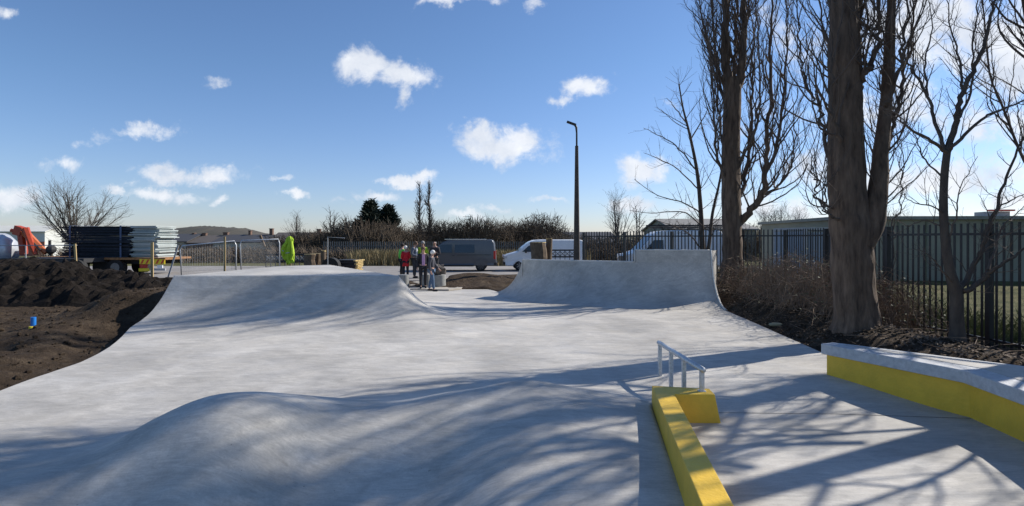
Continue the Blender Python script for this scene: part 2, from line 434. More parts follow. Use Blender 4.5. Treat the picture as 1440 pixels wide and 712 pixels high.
def strip(us, z):
    for a, b in zip(us, us[1:]):
        fa = up(a, z) if z > ZL else ramp_pt(a, 1); fb = up(b, z) if z > ZL else ramp_pt(b, 1)
        fa = fa.copy(); fb = fb.copy(); fa.z = fb.z = z
        ba, bb = deckback(a), deckback(b); ba.z = bb.z = z
        mb.add([fa, fb, bb, ba], [(0, 1, 2, 3)])
        mb.add([ba, bb, (bb.x, bb.y, -.2), (ba.x, ba.y, -.2)], [(0, 1, 2, 3)])
lu = [US*i/40 for i in range(41)]
strip(lu, ZL); strip(hu, ZH)
f0, b0 = ramp_pt(US, 1), deckback(US)
mb.add([(f0.x, f0.y, ZL), (b0.x, b0.y, ZL), (b0.x, b0.y, ZH), tuple(up(US, ZH))], [(0, 1, 2, 3)])
# right cheek following the curve
cheek = [ramp_pt(1, v) for v in vv]+[up(1, ZH)]
for a, b in zip(cheek, cheek[1:]):
    mb.add([a, b, (b.x+.12, b.y+.05, b.z), (a.x+.12, a.y+.05, a.z)], [(0, 1, 2, 3)])
    mb.add([(a.x+.12, a.y+.05, a.z), (b.x+.12, b.y+.05, b.z), (b.x+.12, b.y+.05, -.2), (a.x+.12, a.y+.05, -.2)], [(0, 1, 2, 3)])
e1, e2 = up(1, ZH), deckback(1)
mb.add([(e1.x+.12, e1.y+.05, ZH), (e2.x+.12, e2.y, ZH), (e2.x+.12, e2.y, -.2), (e1.x+.12, e1.y+.05, -.2)], [(0, 1, 2, 3)])
lch = [ramp_pt(0, v) for v in vv]
for a, b in zip(lch, lch[1:]): mb.add([a, b, (b.x, b.y+.03, -.2), (a.x, a.y+.03, -.2)], [(0, 1, 2, 3)])
f1, g1 = ramp_pt(0, 1), deckback(0)
mb.add([(f1.x, f1.y, ZL), (g1.x, g1.y, ZL), (g1.x, g1.y, -.2), (f1.x, f1.y, -.2)], [(0, 1, 2, 3)])
mb.build('deck', M['conc'], rt, OR)
mb = MB()
mb.tube([ramp_pt(u, 1)+Vector((0, .02, .004)) for u in lu], .03, 6)
mb.tube([up(u, ZH)+Vector((0, .02, .004)) for u in hu], .03, 6)
mb.tube([ramp_pt(US, 1)+Vector((-.02, -.004, 0)), up(US, ZH)+Vector((-.02, -.004, 0))], .03, 6)
mb.tube([p+Vector((.05, 0, .01)) for p in cheek], .028, 6)
mb.build('coping', M['conc_lip'], rt, OR, True)

# ================================================================ YELLOW LEDGES AND RAIL
lt = thing('skate_ledge', 'low yellow painted ledge with a short side arm, carrying the steel grind rail', 'ledge', (1.9, 7.2, 0)); OL = (1.9, 7.2, 0)
ZT = .35
top = [(1.85, 7.39), (1.03, 1.5), (1.255, 1.5), (2.03, 6.985), (2.53, 6.97), (2.555, 7.24)]
bot = [(1.845, 7.41), (1.01, 1.5), (1.275, 1.5), (2.045, 6.94), (2.63, 6.925), (2.66, 7.28)]
mb = MB(); mb.prism(bot, -.2, ZT, top); mb.build('body', M['yellow'], lt, OL, bevel=.008)
gr = thing('grind_rail', 'short galvanised steel grind rail standing at the far end of the yellow kinked ledge', 'grind rail', (2.38, 8, .12)); OG = (2.38, 8, .12)
mb = MB(); mb.tube([(2.345, 8.93, .63), (2.42, 7.07, .63)], .036, 14); mb.build('top_bar', M['galv'], gr, OG, True)
for (x, y, zb) in ((2.347, 8.87, .05), (2.37, 8.33, .05), (2.393, 7.78, .02), (2.418, 7.12, ZT-.01)):
    mb = MB(); mb.box((x, y, (zb+.60)/2), (.055, .055, .60-zb)); mb.build('leg', M['galv'], gr, OG, bevel=.006)
    if zb > .2: mb = MB(); mb.box((x, y, ZT+.004), (.09, .09, .008)); mb.build('base_plate', M['galv'], gr, OG)

rl = thing('skate_ledge', 'long yellow bending ledge with a thick pale concrete coping slab, at the right edge', 'ledge', (6, 7, 0)); OR2 = (6, 7, 0)
front = [(5.0, 8.95), (5.83, 7.17), (5.72, 6.2), (5.2, 4.6), (4.7, 3.2)]
fr2 = [(5.03, 8.93), (5.87, 7.17), (5.76, 6.2), (5.24, 4.6), (4.74, 3.2)]
back = [(6.0, 2.6), (8.6, 3.0), (8.4, 5.4), (6.75, 7.45), (5.22, 9.1)]
mb = MB(); mb.prism(fr2+[(x-.03, y-.03) for x, y in back[:-1]]+[(5.24, 9.05)], -.2, .44); mb.build('wall', M['yellow'], rl, OR2)
cf = [(4.965, 8.985), (5.79, 7.18), (5.68, 6.21), (5.16, 4.62), (4.66, 3.2)]
mb = MB(); mb.prism(cf+back, .44, .605); mb.build('coping_slab', M['cast'], rl, OR2, bevel=.012)
mb = MB()
inn = [(x+.32, y+.07) for x, y in cf]; inn[0] = (5.26, 8.85)
mb.prism(inn+[(6.1, 2.9), (8.5, 3.1), (8.3, 5.35), (6.7, 7.38)], .45, .611); mb.build('deck_top', M['conc'], rl, OR2)

# ================================================================ GROUND
FEN = [(9.45, 5.5), (9.42, 8.25), (9.38, 11.0), (9.22, 13.75), (9.25, 16.45), (9.4, 19.2)]
FEN2 = [(9.4, 19.2), (7.9, 21.45), (6.3, 23.6), (4.45, 25.6), (3.45, 26.8)]
def fx(y): return interp(y, [(1, 9.3)]+[(b, a) for a, b in FEN]+[(30, 12), (60, 14)])
def Hs(x, y, fine=True):
    far = -.0+.2*sstep((y-18)/8)-3.2*sstep((y-62)/60)
    z = far
    # right side rising to the fence
    if y < 34 and x > -3:
        b = xr(y) if y < 17.5 else interp(y, [(17.5, 6.5), (24, 3.5), (30, 3.0)])
        f = fx(y)
        t = (x-b)/max(.6, f-b)
        amp = .46*(1-sstep((y-22)/7))
        rise = amp*sstep(t/.4) if t < .45 else lerp(amp, .12*amp, sstep((t-.45)/.55))
        if t > 1: rise = .12*amp*(1-sstep((x-f)/5.0))
        rise += .17*math.exp(-((x-7.9)**2+(y-10)**2)/1.5)*0
        z += .03+rise if t > -0.5 else 0
        z += .4*math.exp(-((x-5.5)**2/14+(y-21.8)**2/5))*(1 if y > 18.6 else 0)*sstep((y-19)/1.5)
        z += .42*math.exp(-((x+1.9)**2/3.5+(y-27)**2/3))
    # left berm
    if x < -5 and y < 24:
        e = xl(y); d = e-x
        if d > -1:
            ze = Hc(e, y); dd = max(0, d)
            w = math.exp(-(dd/2.3)**2)
            z = lerp(z, ze, w)-.42*min(1, ze/.5+.25)*math.exp(-((dd-.5)/.7)**2)*(1 if dd > 0.02 else .25) + .08*math.exp(-((dd-2.0)/1.1)**2)*sstep((y-8)/2)*(1-sstep((y-17)/4))
            z -= .35*math.exp(-((x+11.2)**2/1.5+(y-11.2)**2/.25))
    # under the concrete
    if y < 23.8 and y > .3:
        a, b = xl(y), xr(y); ins = min(x-a, b-x, (23.8-y)*1.5)
        if ins > 0:
            zc = Hc(x, y)
            z = min(z, zc-.03-min(.5, ins*.9)) if ins > 0.05 else min(z, zc-.03)
        elif ins > -.25: z = min(z, Hc(min(max(x, a), b), y)+.02) if x > 0 else z
    if y < .3 and -7 < x < 8: z -= .5
    if fine and y < 60:
        p = Vector((x, y, 0))
        out = 1.0
        if .3 < y < 23.8:
            ins = min(x-xl(y), xr(y)-x)
            out = 0.0 if ins > -.02 else min(1, -ins/.5)
        rd = 1-sstep((y-26)/3)
        z += out*(.05*noise.noise(p*1.3)+(.075*noise.noise(p*3.7)+.05*noise.noise(p*8.1))*(1 if y < 27 else .1))*(rd if y > 26 else 1)*1.0
    return z
def spaced(lo, hi, a, b, s, grow=1.13):
    out = []; v = a
    while v < b: out.append(v); v += s
    st = s; v = a; L_ = []
    while v > lo: st *= grow; v -= st; L_.append(v)
    st = s; R_ = []; v = out[-1]
    while v < hi: st *= grow; v += st; R_.append(v)
    return L_[::-1]+out+R_
xs = spaced(-2500, 2500, -19, 13, .16); ysg = spaced(-300, 4000, 3, 30, .16)
vs = [(x, y, Hs(x, y)) for y in ysg for x in xs]; n = len(xs)
fs = [(j*n+i, j*n+i+1, (j+1)*n+i+1, (j+1)*n+i) for j in range(len(ysg)-1) for i in range(n-1)]
gnd = raw('ground', vs, fs, M['soil'], None, True); tag(gnd, kind='structure')
at = gnd.data.attributes.new('grass', 'FLOAT', 'POINT')
gv = []
for (x, y, z) in vs:
    g = 0.0
    if y > 40: g = 1.0*sstep((y-40)/3)
    if x > fx(y)+.2: g = max(g, sstep((x-fx(y)-.2)/1.2))
    if x < -9 and y < 22: g = max(g, .34*math.exp(-((x+12.5)**2/3+(y-12.6)**2/2.5)))
    if x < -26: g = max(g, .4)
    gv.append(g)
at.data.foreach_set('value', gv)
def sheet(name, poly, z, m):
    o = MB().prism(poly, z-.06, z).build(name, m); tag(o, kind='structure'); return o
sheet('road', [(-60, 30.5), (-17, 28.6), (-8, 27.3), (-3.6, 27.2), (-3.2, 30.6), (4, 33.2), (30, 34.0), (60, 34), (60, 41), (-60, 41.5)], .235, M['road'])
# slab for the stools
pl = [(-4.6, 23.2), (-2.6, 23.0), (-2.15, 23.7), (-2.1, 24.6), (-2.5, 25.4), (-3.2, 25.8), (-4.9, 25.8), (-5.2, 24.4)]
sheet('paved_pad', pl, .19, M['slab'])
sheet('path', [(-4.3, 25.85), (-3.3, 25.85), (-3.5, 27.15), (-5.0, 27.25)], .2, M['slab'])

# ---- dirt heap
def heap(name, x0, x1, y0, y1, prof, label, m, res=.14):
    vs = []; nx = int((x1-x0)/res); ny = int((y1-y0)/res)
    for j in range(ny+1):
        for i in range(nx+1):
            x = lerp(x0, x1, i/nx); y = lerp(y0, y1, j/ny); t = (y-y0)/(y1-y0)
            h = interp(x, prof)*math.sin(math.pi*min(1, t*1.15)**.9)**.9 if t*1.15 < 1 else 0
            e = min(1, (x1-x)/1.2, (x-x0)/1.2)
            p = Vector((x, y, 3))
            zz = h*max(0, e)
            zz += min(1, zz*3)*(.2*noise.noise(p*.9)+.2*noise.noise(p*2.1)+.2*noise.noise(p*4.6)+.14*noise.noise(p*9))
            vs.append((x, y, max(.0, zz)-.03+.04*sstep((y-18)/3)))
    fs = [(j*(nx+1)+i, j*(nx+1)+i+1, (j+1)*(nx+1)+i+1, (j+1)*(nx+1)+i) for j in range(ny) for i in range(nx)]
    o = raw(name, vs, fs, m, None, False); return tag(o, label, 'soil heap')
heap('soil_heap', -23.5, -10.6, 18.6, 25.0, [(-23.5, 1.55), (-19, 1.4), (-17.5, 1.3), (-16.3, 1.15), (-15.4, .98), (-14, .78), (-12.6, .62), (-10.6, .4)], 'dark heap of dug soil in front of the flatbed truck', M['heap'])

# ---- scattered stuff
def scatter_litter():
    vs = []; fs = []; rnd = random.Random(3)
    def leafq(x, y, z, s):
        a = rnd.uniform(0, 6.28); tl = rnd.uniform(-.7, .7); tl2 = rnd.uniform(-.7, .7)
        u = Vector((math.cos(a), math.sin(a), tl))*s; v = Vector((-math.sin(a), math.cos(a), tl2))*s*.6
        c = Vector((x, y, z+s*.5)); b = len(vs)
        vs.extend([tuple(c-u), tuple(c+v), tuple(c+u), tuple(c-v)]); fs.append((b, b+1, b+2, b+3))
    n = 0
    while n < 15000:
        y = 5.5+15*rnd.random()**1.3; a = xr(y)+.06; b = fx(y)+1.2
        x = a+(b-a)*rnd.random()**.85
        if 4.9 < y < 9.1 and x < interp(y, [(5, 8.6), (7.45, 6.8), (9.1, 5.3)]): continue
        if noise.noise(Vector((x*1.3, y*1.3, 0))) < rnd.uniform(-.5, .3): continue
        leafq(x, y, Hs(x, y), rnd.uniform(.012, .04)); n += 1
    return raw('leaf_litter', vs, fs, M['leaf'])
tag(scatter_litter(), 'brown dead leaves strewn over the soil under the poplars', 'leaf litter', kind='stuff')
def sticks(name, n, region, m, label, rr=(.003, .009), ll=(.15, .9), seed=5):
    rnd = random.Random(seed); mb = MB()
    k = 0
    while k < n:
        p = region(rnd)
        if p is None: continue
        x, y = p; z = Hs(x, y)+.02; a = rnd.uniform(0, 6.28); l = rnd.uniform(*ll); r = rnd.uniform(*rr); pts = []
        dz = rnd.uniform(0, .25)
        for i in range(4):
            pts.append((x, y, z+dz*i*l*.33)); a += rnd.uniform(-.5, .5); x += math.cos(a)*l/3; y += math.sin(a)*l/3
        mb.tube(pts, [r, r*.8, r*.6, r*.3], 3, False); k += 1
    return tag(mb.build(name, m), label, 'twigs', kind='stuff')
def reg_right(rnd):
    y = 5.5+14*rnd.random(); x = lerp(xr(y)+.3, fx(y)+.6, rnd.random()**.6)
    if 4.9 < y < 9.3 and x < interp(y, [(5, 8.8), (7.45, 7.1), (9.1, 5.6)]): return None
    return x, y
sticks('fallen_twigs', 900, reg_right, M['bramble'], 'fallen twigs scattered on the soil along the black railings')
def clods():
    rnd = random.Random(8); mb = MB(); k = 0
    while k < 4200:
        if rnd.random() < .5: y = rnd.uniform(9, 24); x = xl(y)-.2-rnd.random()*7
        else:
            y = rnd.uniform(9, 19); x = lerp(xr(y)+.1, fx(y), rnd.random())
        if y < 9.2 and x > 0: continue
        r = .012+.05*rnd.random()**2.5 if x < 0 else rnd.uniform(.01, .03)
        mb.blob((x, y, Hs(x, y)+r*.2), r, 5, 3, .5, (1, rnd.uniform(.7, 1.2), .7)); k += 1
    return tag(mb.build('soil_clods', M['soil']), 'small clods of soil and stones lying on the bare ground', 'clods', kind='stuff')
clods()

# ---- brambles
def brambles():
    rnd = random.Random(11); mb = MB(); lv = MB()
    for i in range(1500):
        y = rnd.uniform(12.3, 20.0); f = fx(y); x = f-.15-abs(rnd.gauss(0, 1.15))
        if x < xr(min(y, 16.9))+.9: continue
        if y > 17 and x < 7.6: continue
        z = Hs(x, y, False); a = rnd.uniform(0, 6.28); h = rnd.uniform(.3, 1.35)*(1-.35*abs(y-15.5)/5); l = rnd.uniform(.5, 1.6); pts = []
        for k in range(8):
            t = k/7
            pts.append(Vector((x+math.cos(a)*l*t+rnd.gauss(0, .03), y+math.sin(a)*l*t+rnd.gauss(0, .03), z+h*math.sin(math.pi*min(1, t*1.05+.0))*1.1+.02)))
        r = rnd.uniform(.004, .009)
        mb.tube(pts, [r*(1-.08*k) for k in range(8)], 3, False)
        for q in range(4):
            p = pts[rnd.randint(1, 6)]; d = Vector((rnd.gauss(0, 1), rnd.gauss(0, 1), rnd.gauss(.4, .7)))*.12
            mb.tube([p, p+d, p+d*1.8+Vector((0, 0, .03))], [r*.6, r*.4, r*.2], 3, False)
            if rnd.random() < .35:
                c = p+d; u = Vector((rnd.gauss(0, 1), rnd.gauss(0, 1), rnd.gauss(0, .5))).normalized()*.035; v = u.orthogonal().normalized()*.02
                lv.add([c-u, c+v, c+u, c-v], [(0, 1, 2, 3)])
    tag(mb.build('bramble_thicket', M['bramble']), 'tangled bare brown brambles between the two big poplars against the railings', 'brambles', kind='stuff')
    tag(lv.build('bramble_leaves', M['gleaf']), 'sparse green leaves caught among the tangled brambles', 'leaves', kind='stuff')
brambles()

# ================================================================ TREES
class Tree:
    def __init__(s, seed): s.rnd = random.Random(seed); s.T = MB(); s.C = MB()
    def wig(s, p0, d, L, n, up, wob):
        pts = [Vector(p0)]; d = Vector(d).normalized()
        for i in range(n):
            d = (d+Vector((s.rnd.gauss(0, wob), s.rnd.gauss(0, wob), s.rnd.gauss(0, wob)*.6))+Vector((0, 0, up))).normalized()
            pts.append(pts[-1]+d*(L/n))
        return pts
    def grow(s, pts, r0, r1, level, prm, k=5, mbx=None):
        """pts: spine; children spawned along it"""
        n = len(pts); rad = [lerp(r0, r1, (i/(n-1))**prm.get('tp', .9)) for i in range(n)]
        (mbx or s.C).tube(pts, rad, k, False)
        if level <= 0: return
        L = sum((pts[i+1]-pts[i]).length for i in range(n-1))
        cnt = int(L*prm['dens'][level-1]+s.rnd.random())
        st = prm['start'][level-1]
        for c in range(cnt):
            t = st+(1-st)*(c+s.rnd.random())/max(1, cnt); t = min(.98, t)
            fi = t*(n-1); i = min(n-2, int(fi)); p = pts[i].lerp(pts[i+1], fi-i); d = (pts[i+1]-pts[i]).normalized()
            o = d.orthogonal().normalized(); w = d.cross(o); a = s.rnd.uniform(0, 6.28)
            side = o*math.cos(a)+w*math.sin(a)
            ang = R(s.rnd.gauss(prm['ang'][level-1], 9))
            nd = d*math.cos(ang)+side*math.sin(ang)
            ln = prm['len'][level-1]*(1-prm.get('short', .55)*t)*s.rnd.uniform(.55, 1.25)
            rr = min(rad[i]*.62, prm['rad'][level-1]*s.rnd.uniform(.7, 1.2)); seg = prm['seg'][level-1]
            sub = s.wig(p, nd, ln, seg, prm['up'][level-1], prm['wob'][level-1])
            s.grow(sub, rr, rr*.3 if level > 1 else max(.0025*prm.get('fine', 1), rr*.35), level-1, prm, 4 if level > 1 else 3)
    def done(s, name, label, loc, bark, twig, group=None, cat='tree'):
        t = thing(name, label, cat, loc, 0, group)
        if s.T.n: s.T.build('trunk', bark, t, loc, True)
        s.C.build('crown', twig, t, loc, True)
        return t
def spine(P_, D, n=None):
    """control points (px,py[,depth offset]) surveyed at depth D, resampled smoothly"""
    Q = [W(p[0], p[1], D+(p[2] if len(p) > 2 else 0)) for p in P_]
    return smooth(Q)
def smooth(Q, m=6):
    out = []
    for i in range(len(Q)-1):
        p0 = Q[max(0, i-1)]; p1 = Q[i]; p2 = Q[i+1]; p3 = Q[min(len(Q)-1, i+2)]
        for k in range(m):
            t = k/m
            out.append(.5*((2*p1)+(p2-p0)*t+(2*p0-5*p1+4*p2-p3)*t*t+(-p0+3*p1-3*p2+p3)*t**3))
    out.append(Q[-1]); return out
def knobbly(mb, pts, rads, k=20, seed=0, flare=0, ridge=.05):
    """thick trunk with ridged bark and buttresses"""
    n = len(pts); vs = []; fs = []
    u = Vector((1, 0, 0))
    for i in range(n):
        d = (pts[min(n-1, i+1)]-pts[max(0, i-1)]).normalized(); u = (u-d*u.dot(d)).normalized(); w = d.cross(u)
        for j in range(k):
            a = 2*math.pi*j/k; zz = pts[i].z
            q = Vector((math.cos(a)*2.2, math.sin(a)*2.2, zz*.35+seed))
            r = rads[i]*(1+ridge*1.6*noise.noise(q*1.1)+ridge*noise.noise(Vector((math.cos(a)*6, math.sin(a)*6, zz*2.6+seed))))
            if flare: r *= 1+flare*math.exp(-max(0, zz-pts[0].z)/.35)*(.6+.6*max(0, noise.noise(Vector((math.cos(a)*1.5, math.sin(a)*1.5, seed)))*2))
            vs.append(pts[i]+(u*math.cos(a)+w*math.sin(a))*r)
    for i in range(n-1):
        for j in range(k):
            a = i*k+j; b = i*k+(j+1) % k; fs.append((a, b, b+k, a+k))
    mb.add(vs, fs)
POP = dict(dens=[6, 4.0], start=[.08, .12], ang=[32, 38], len=[.62, 2.4], rad=[.007, .035], seg=[5, 10], up=[.16, .17], wob=[.2, .17], short=.35, fine=1.2)
def denser(P_, n=4):
    out = []
    for a, b in zip(P_, P_[1:]):
        for i in range(n): out.append(a.lerp(b, i/n))
    out.append(P_[-1]); return out
def extend(pts, L, n, rnd, up=.3, wob=.06):
    d = (pts[-1]-pts[-2]).normalized(); p = pts[-1]; out = list(pts)
    for i in range(n):
        d = (d+Vector((rnd.gauss(0, wob), rnd.gauss(0, wob), up))).normalized(); p = p+d*(L/n); out.append(p)
    return out

def shade_crown(t, spine_pts, n, top, zmin):  # extra stems above the view, added to thicken the shade on the concrete
    for q in range(n):
        p = t.rnd.choice(spine_pts).copy(); p.z = max(p.z, zmin) if q % 2 else p.z; a = t.rnd.uniform(0, 6.28)
        d = Vector((math.cos(a)*.8, math.sin(a)*.8, .75)).normalized(); L = (top-p.z)*t.rnd.uniform(.5, .85); pts = [p]
        for k in range(16):
            d = (d+Vector((t.rnd.gauss(0, .08), t.rnd.gauss(0, .08), .2))).normalized(); pts.append(pts[-1]+d*L/16)
        t.grow(pts, .06, .01, 2, dict(POP, dens=[7, 4.5], len=[.6, 2.0]), 4)
# poplar by the big ramp
def rough_spine(pts, rnd, amp):
    return [pts[0]]+[p+Vector((rnd.gauss(0, amp), rnd.gauss(0, amp), 0)) for p in pts[1:-1]]+[pts[-1]]
t = Tree(21); D = 20.8
tr = spine([(1030, 400), (1030, 370), (1029, 320), (1028, 260), (1027, 200), (1030, 130), (1028, 110)], D)
knobbly(t.T, denser(tr, 2), [lerp(.43, .34, min(1, i/12)) if i < 26 else lerp(.34, .3, (i-26)/46) for i in range(len(denser(tr, 2)))], 16, 1, .25, .1)
for P_, r0, r1, dz in [
    ([(1027, 140), (1020, 80, .1), (1019, 0, .2), (1018, -110, .3)], .22, .06, 0),
    ([(1030, 150), (1041, 100, -.1), (1046, 50, -.2), (1047, 0, -.2), (1050, -120, 0)], .2, .05, 0),
    ([(1038, 315), (1062, 290, -.3), (1075, 265, -.4), (1078, 220, -.4), (1082, 150, -.3), (1084, 60, -.2), (1086, -30, 0)], .15, .03, 0),
    ([(1036, 300), (1048, 250, .5), (1056, 180, .7), (1058, 100, .8), (1062, 0, .8)], .09, .02, 0),
    ([(1070, 275, -.4), (1095, 262, .1), (1112, 235, .3), (1118, 190, .4), (1114, 140, .4)], .06, .012, 0),
    ([(1078, 240, -.4), (1096, 190, -.6), (1102, 120, -.6), (1106, 50, -.6), (1104, 0, -.6)], .07, .015, 0),
    ([(1022, 260), (1009, 215, -.4), (1003, 140, -.6), (999, 70, -.6), (1002, 0, -.6)], .06, .012, 0),
    ([(1020, 220), (1010, 150, .5), (1006, 90, .6), (992, 40, .6)], .05, .012, 0),
    ([(1035, 240), (1064, 170, -.8), (1068, 90, -.9), (1066, 10, -.9)], .06, .014, 0),
    ([(1030, 180), (1034, 100, .9), (1036, 0, 1.1), (1036, -90, 1.1)], .08, .02, 0),
]:
    s_ = rough_spine(spine(P_, D), t.rnd, .035)
    t.grow(s_, r0, r1, 2, POP, 7, t.T if r0 > .12 else None)
shade_crown(t, [p for p in tr if p.z > 6.5], 4, 16, 9)
t.done('poplar_tree', 'tall bare poplar standing right beside the end of the quarter ramp', W(1030, 392, D), M['bark'], M['twig'], 'poplars along the railings')

# big poplar
t = Tree(22); D = 11.7
tr = denser(spine([(1205, 468), (1204, 445), (1200, 400), (1197, 340), (1192, 270), (1190, 200), (1189, 120), (1188, 50), (1187, -20), (1184, -120), (1180, -260)], D), 2)
rr = [interp(p.z, [(.3, .43), (.8, .38), (1.6, .37), (2.6, .37), (3.2, .35), (4.2, .32), (6, .30), (8, .2), (11, .06)]) for p in tr]
knobbly(t.T, tr, rr, 32, 4, .2, .12)
PB = dict(POP); PB.update(dens=[6.5, 4.6], len=[.5, 1.9], rad=[.0055, .024], fine=1)
s2 = denser(spine([(1212, 345, -.1), (1226, 320, -.1), (1233, 290, -.1), (1238, 220, 0), (1248, 130, .1), (1252, 60, .1), (1254, 0, .1), (1258, -160, .2)], D), 2)
knobbly(t.T, s2, [interp(p.z, [(2.1, .22), (3.2, .185), (4.5, .14), (7, .08), (10, .03)]) for p in s2], 12, 9, 0, .14)
t.grow(s2[10:], .03, .01, 2, PB, 4)
for P_, r0, r1 in [
    ([(1205, 130), (1213, 105, -.2), (1226, 90, -.2), (1236, 50, -.2), (1238, 0, -.2), (1240, -120, 0)], .085, .02),
    ([(1183, 255), (1168, 232, .1), (1158, 180, .2), (1148, 145, .2), (1132, 115, .1), (1125, 60, 0), (1120, 0, 0)], .05, .012),
    ([(1184, 215), (1173, 170, -.4), (1168, 100, -.5), (1158, 40, -.5), (1150, -30, -.5)], .055, .012),
    ([(1185, 170), (1176, 110, .4), (1172, 40, .5), (1166, -60, .5)], .05, .012),
    ([(1180, 300), (1165, 290, -.1), (1146, 275, -.2), (1150, 255, -.2), (1142, 240, -.2), (1146, 215, -.2)], .03, .008),
    ([(1180, 310), (1168, 305, -.4), (1156, 285, -.5), (1160, 262, -.5), (1152, 240, -.5)], .025, .006),
    ([(1238, 240), (1250, 200, .2), (1262, 150, .3), (1275, 90, .3), (1284, 30, .3), (1290, -60, .3)], .055, .012),
    ([(1246, 150), (1262, 110, -.4), (1272, 50, -.5), (1280, -20, -.5)], .05, .012),
    ([(1232, 280), (1240, 250, .5), (1246, 180, .7), (1243, 100, .8), (1240, 20, .8)], .035, .01),
    ([(1200, 90), (1208, 40, .5), (1210, -20, .6), (1212, -150, .6)], .06, .015),
    ([(1190, 140), (1206, 90, .6), (1218, 30, .8), (1222, -60, .8)], .045, .012),
    ([(1188, 60), (1170, 0, .3), (1160, -80, .4), (1155, -200, .4)], .06, .015),
    ([(1190, 40), (1205, -40, -.4), (1212, -160, -.5)], .07, .015),
]:
    s_ = rough_spine(spine(P_, D), t.rnd, .03)
    t.grow(s_, r0, r1, 2, PB, 6, t.T if r0 > .08 else None)
shade_crown(t, [p for p in tr if 7.2 < p.z < 10.5], 17, 15.5, 8.2)
t.done('poplar_tree', 'largest bare poplar with a massive ridged trunk and a second thick rising stem', W(1203, 457, D), M['bark'], M['twig'], 'poplars along the railings')

# thin tree behind the ramp
SM = dict(dens=[4.5, 2.4], start=[.15, .2], ang=[42, 48], len=[.75, 2.0], rad=[.006, .018], seg=[4, 7], up=[.05, .05], wob=[.09, .07], short=.5, fine=1.4)
t = Tree(23); D = 22.2
t.grow(spine([(990, 390), (988, 350), (985, 290), (980, 240), (970, 190), (960, 150), (955, 118)], D), .13, .02, 2, SM, 8, t.T)
t.grow(spine([(990, 375), (997, 345, -.1), (1002, 300, -.2), (1012, 255, -.2), (1020, 200, -.2), (1018, 170, -.2)], D), .09, .015, 2, SM, 6, t.T)
for P_ in ([(986, 300), (960, 285, -.4), (925, 275, -.8), (892, 252, -1)], [(984, 270), (955, 240, .3), (930, 225, .5), (905, 215, .6)], [(980, 240), (950, 205, -.3), (925, 190, -.5), (905, 180, -.6)],
           [(988, 320), (965, 300, .5), (940, 298, .9), (915, 300, 1.2), (885, 296, 1.4)], [(972, 195), (990, 165, .4), (1000, 140, .6)], [(985, 350), (970, 330, -.5), (948, 318, -1), (920, 310, -1.3)], [(966, 175), (948, 150, .2), (938, 138, .3)]):
    t.grow(rough_spine(spine(P_, D), t.rnd, .02), .032, .008, 2, dict(SM, len=[.5, 1.0]), 5)
t.done('bare_tree', 'slim bare tree with wide thin branches standing behind the raised section of the quarter ramp', W(990, 375, D), M['bark2'], M['twig'])

# small tree at right near railings
SM2 = dict(dens=[9.0, 5.0], start=[.12, .15], ang=[42, 45], len=[.3, .75], rad=[.004, .009], seg=[4, 7], up=[.07, .07], wob=[.13, .1], short=.4, fine=.9)
t = Tree(24); D = 10.0
trk = denser(spine([(1346, 490), (1346, 470), (1345, 440), (1345, 412), (1338, 390), (1331, 350), (1327, 300), (1328, 250), (1332, 212)], D), 1)
knobbly(t.T, trk, [interp(p.z, [(.4, .13), (.7, .105), (1.4, .1), (1.7, .08), (2.6, .068), (3.8, .058)]) for p in trk], 12, 3, .25, .05)
for P_, r0, r1 in [
    ([(1332, 214), (1345, 170, 0), (1354, 130, 0), (1375, 85, 0), (1392, 30, 0), (1405, -20, 0), (1420, -90, 0)], .06, .012),
    ([(1331, 216), (1318, 180, .1), (1305, 135, .2), (1285, 100, .2), (1272, 80, .2), (1262, 40, .2)], .04, .008),
    ([(1332, 214), (1352, 195, -.2), (1385, 165, -.3), (1420, 150, -.4), (1470, 130, -.5)], .038, .008),
    ([(1330, 216), (1310, 198, -.2), (1280, 182, -.3), (1258, 160, -.3), (1235, 150, -.3)], .035, .006),
    ([(1354, 130), (1350, 90, .3), (1338, 40, .4), (1330, -20, .4)], .028, .006),
    ([(1305, 135, .2), (1300, 90, .3), (1310, 40, .3), (1305, -10, .3)], .022, .005),
    ([(1343, 175), (1365, 130, .4), (1368, 70, .5), (1375, 10, .5), (1378, -60, .5)], .026, .006),
    ([(1328, 250), (1300, 225, .3), (1290, 200, .4), (1275, 170, .5)], .02, .005),
    ([(1346, 410), (1362, 408, -.1), (1380, 395, -.1), (1395, 380, -.2), (1420, 365, -.3), (1450, 340, -.4)], .06, .014),
    ([(1346, 410), (1358, 395, .1), (1375, 362, .2), (1385, 335, .2), (1400, 295, .2), (1415, 250, .2), (1440, 190, .2), (1460, 140, .2)], .055, .01),
    ([(1327, 300), (1310, 290, -.3), (1285, 285, -.5), (1265, 270, -.6)], .016, .004),
    ([(1333, 345), (1345, 300, -.2), (1352, 260, -.3), (1375, 220, -.3)], .02, .004),
    ([(1328, 320), (1300, 310, .2), (1275, 318, .3), (1255, 300, .4)], .015, .004),
    ([(1390, 380, -.2), (1400, 350, .0), (1410, 320, .1), (1440, 290, .2)], .025, .006),
    ([(1400, 295, .2), (1425, 280, .3), (1450, 270, .4)], .02, .005),
    ([(1340, 400), (1325, 380, -.3), (1300, 355, -.4), (1275, 350, -.4)], .014, .004),
]:
    t.grow(rough_spine(spine(P_, D), t.rnd, .012), r0, r1, 2, SM2, 6, t.T if r0 > .035 else None)
t.done('young_tree', 'smallish bare tree with forked slender trunk standing close to the railings at the far right', W(1345, 480, D), M['bark2'], M['twig'])

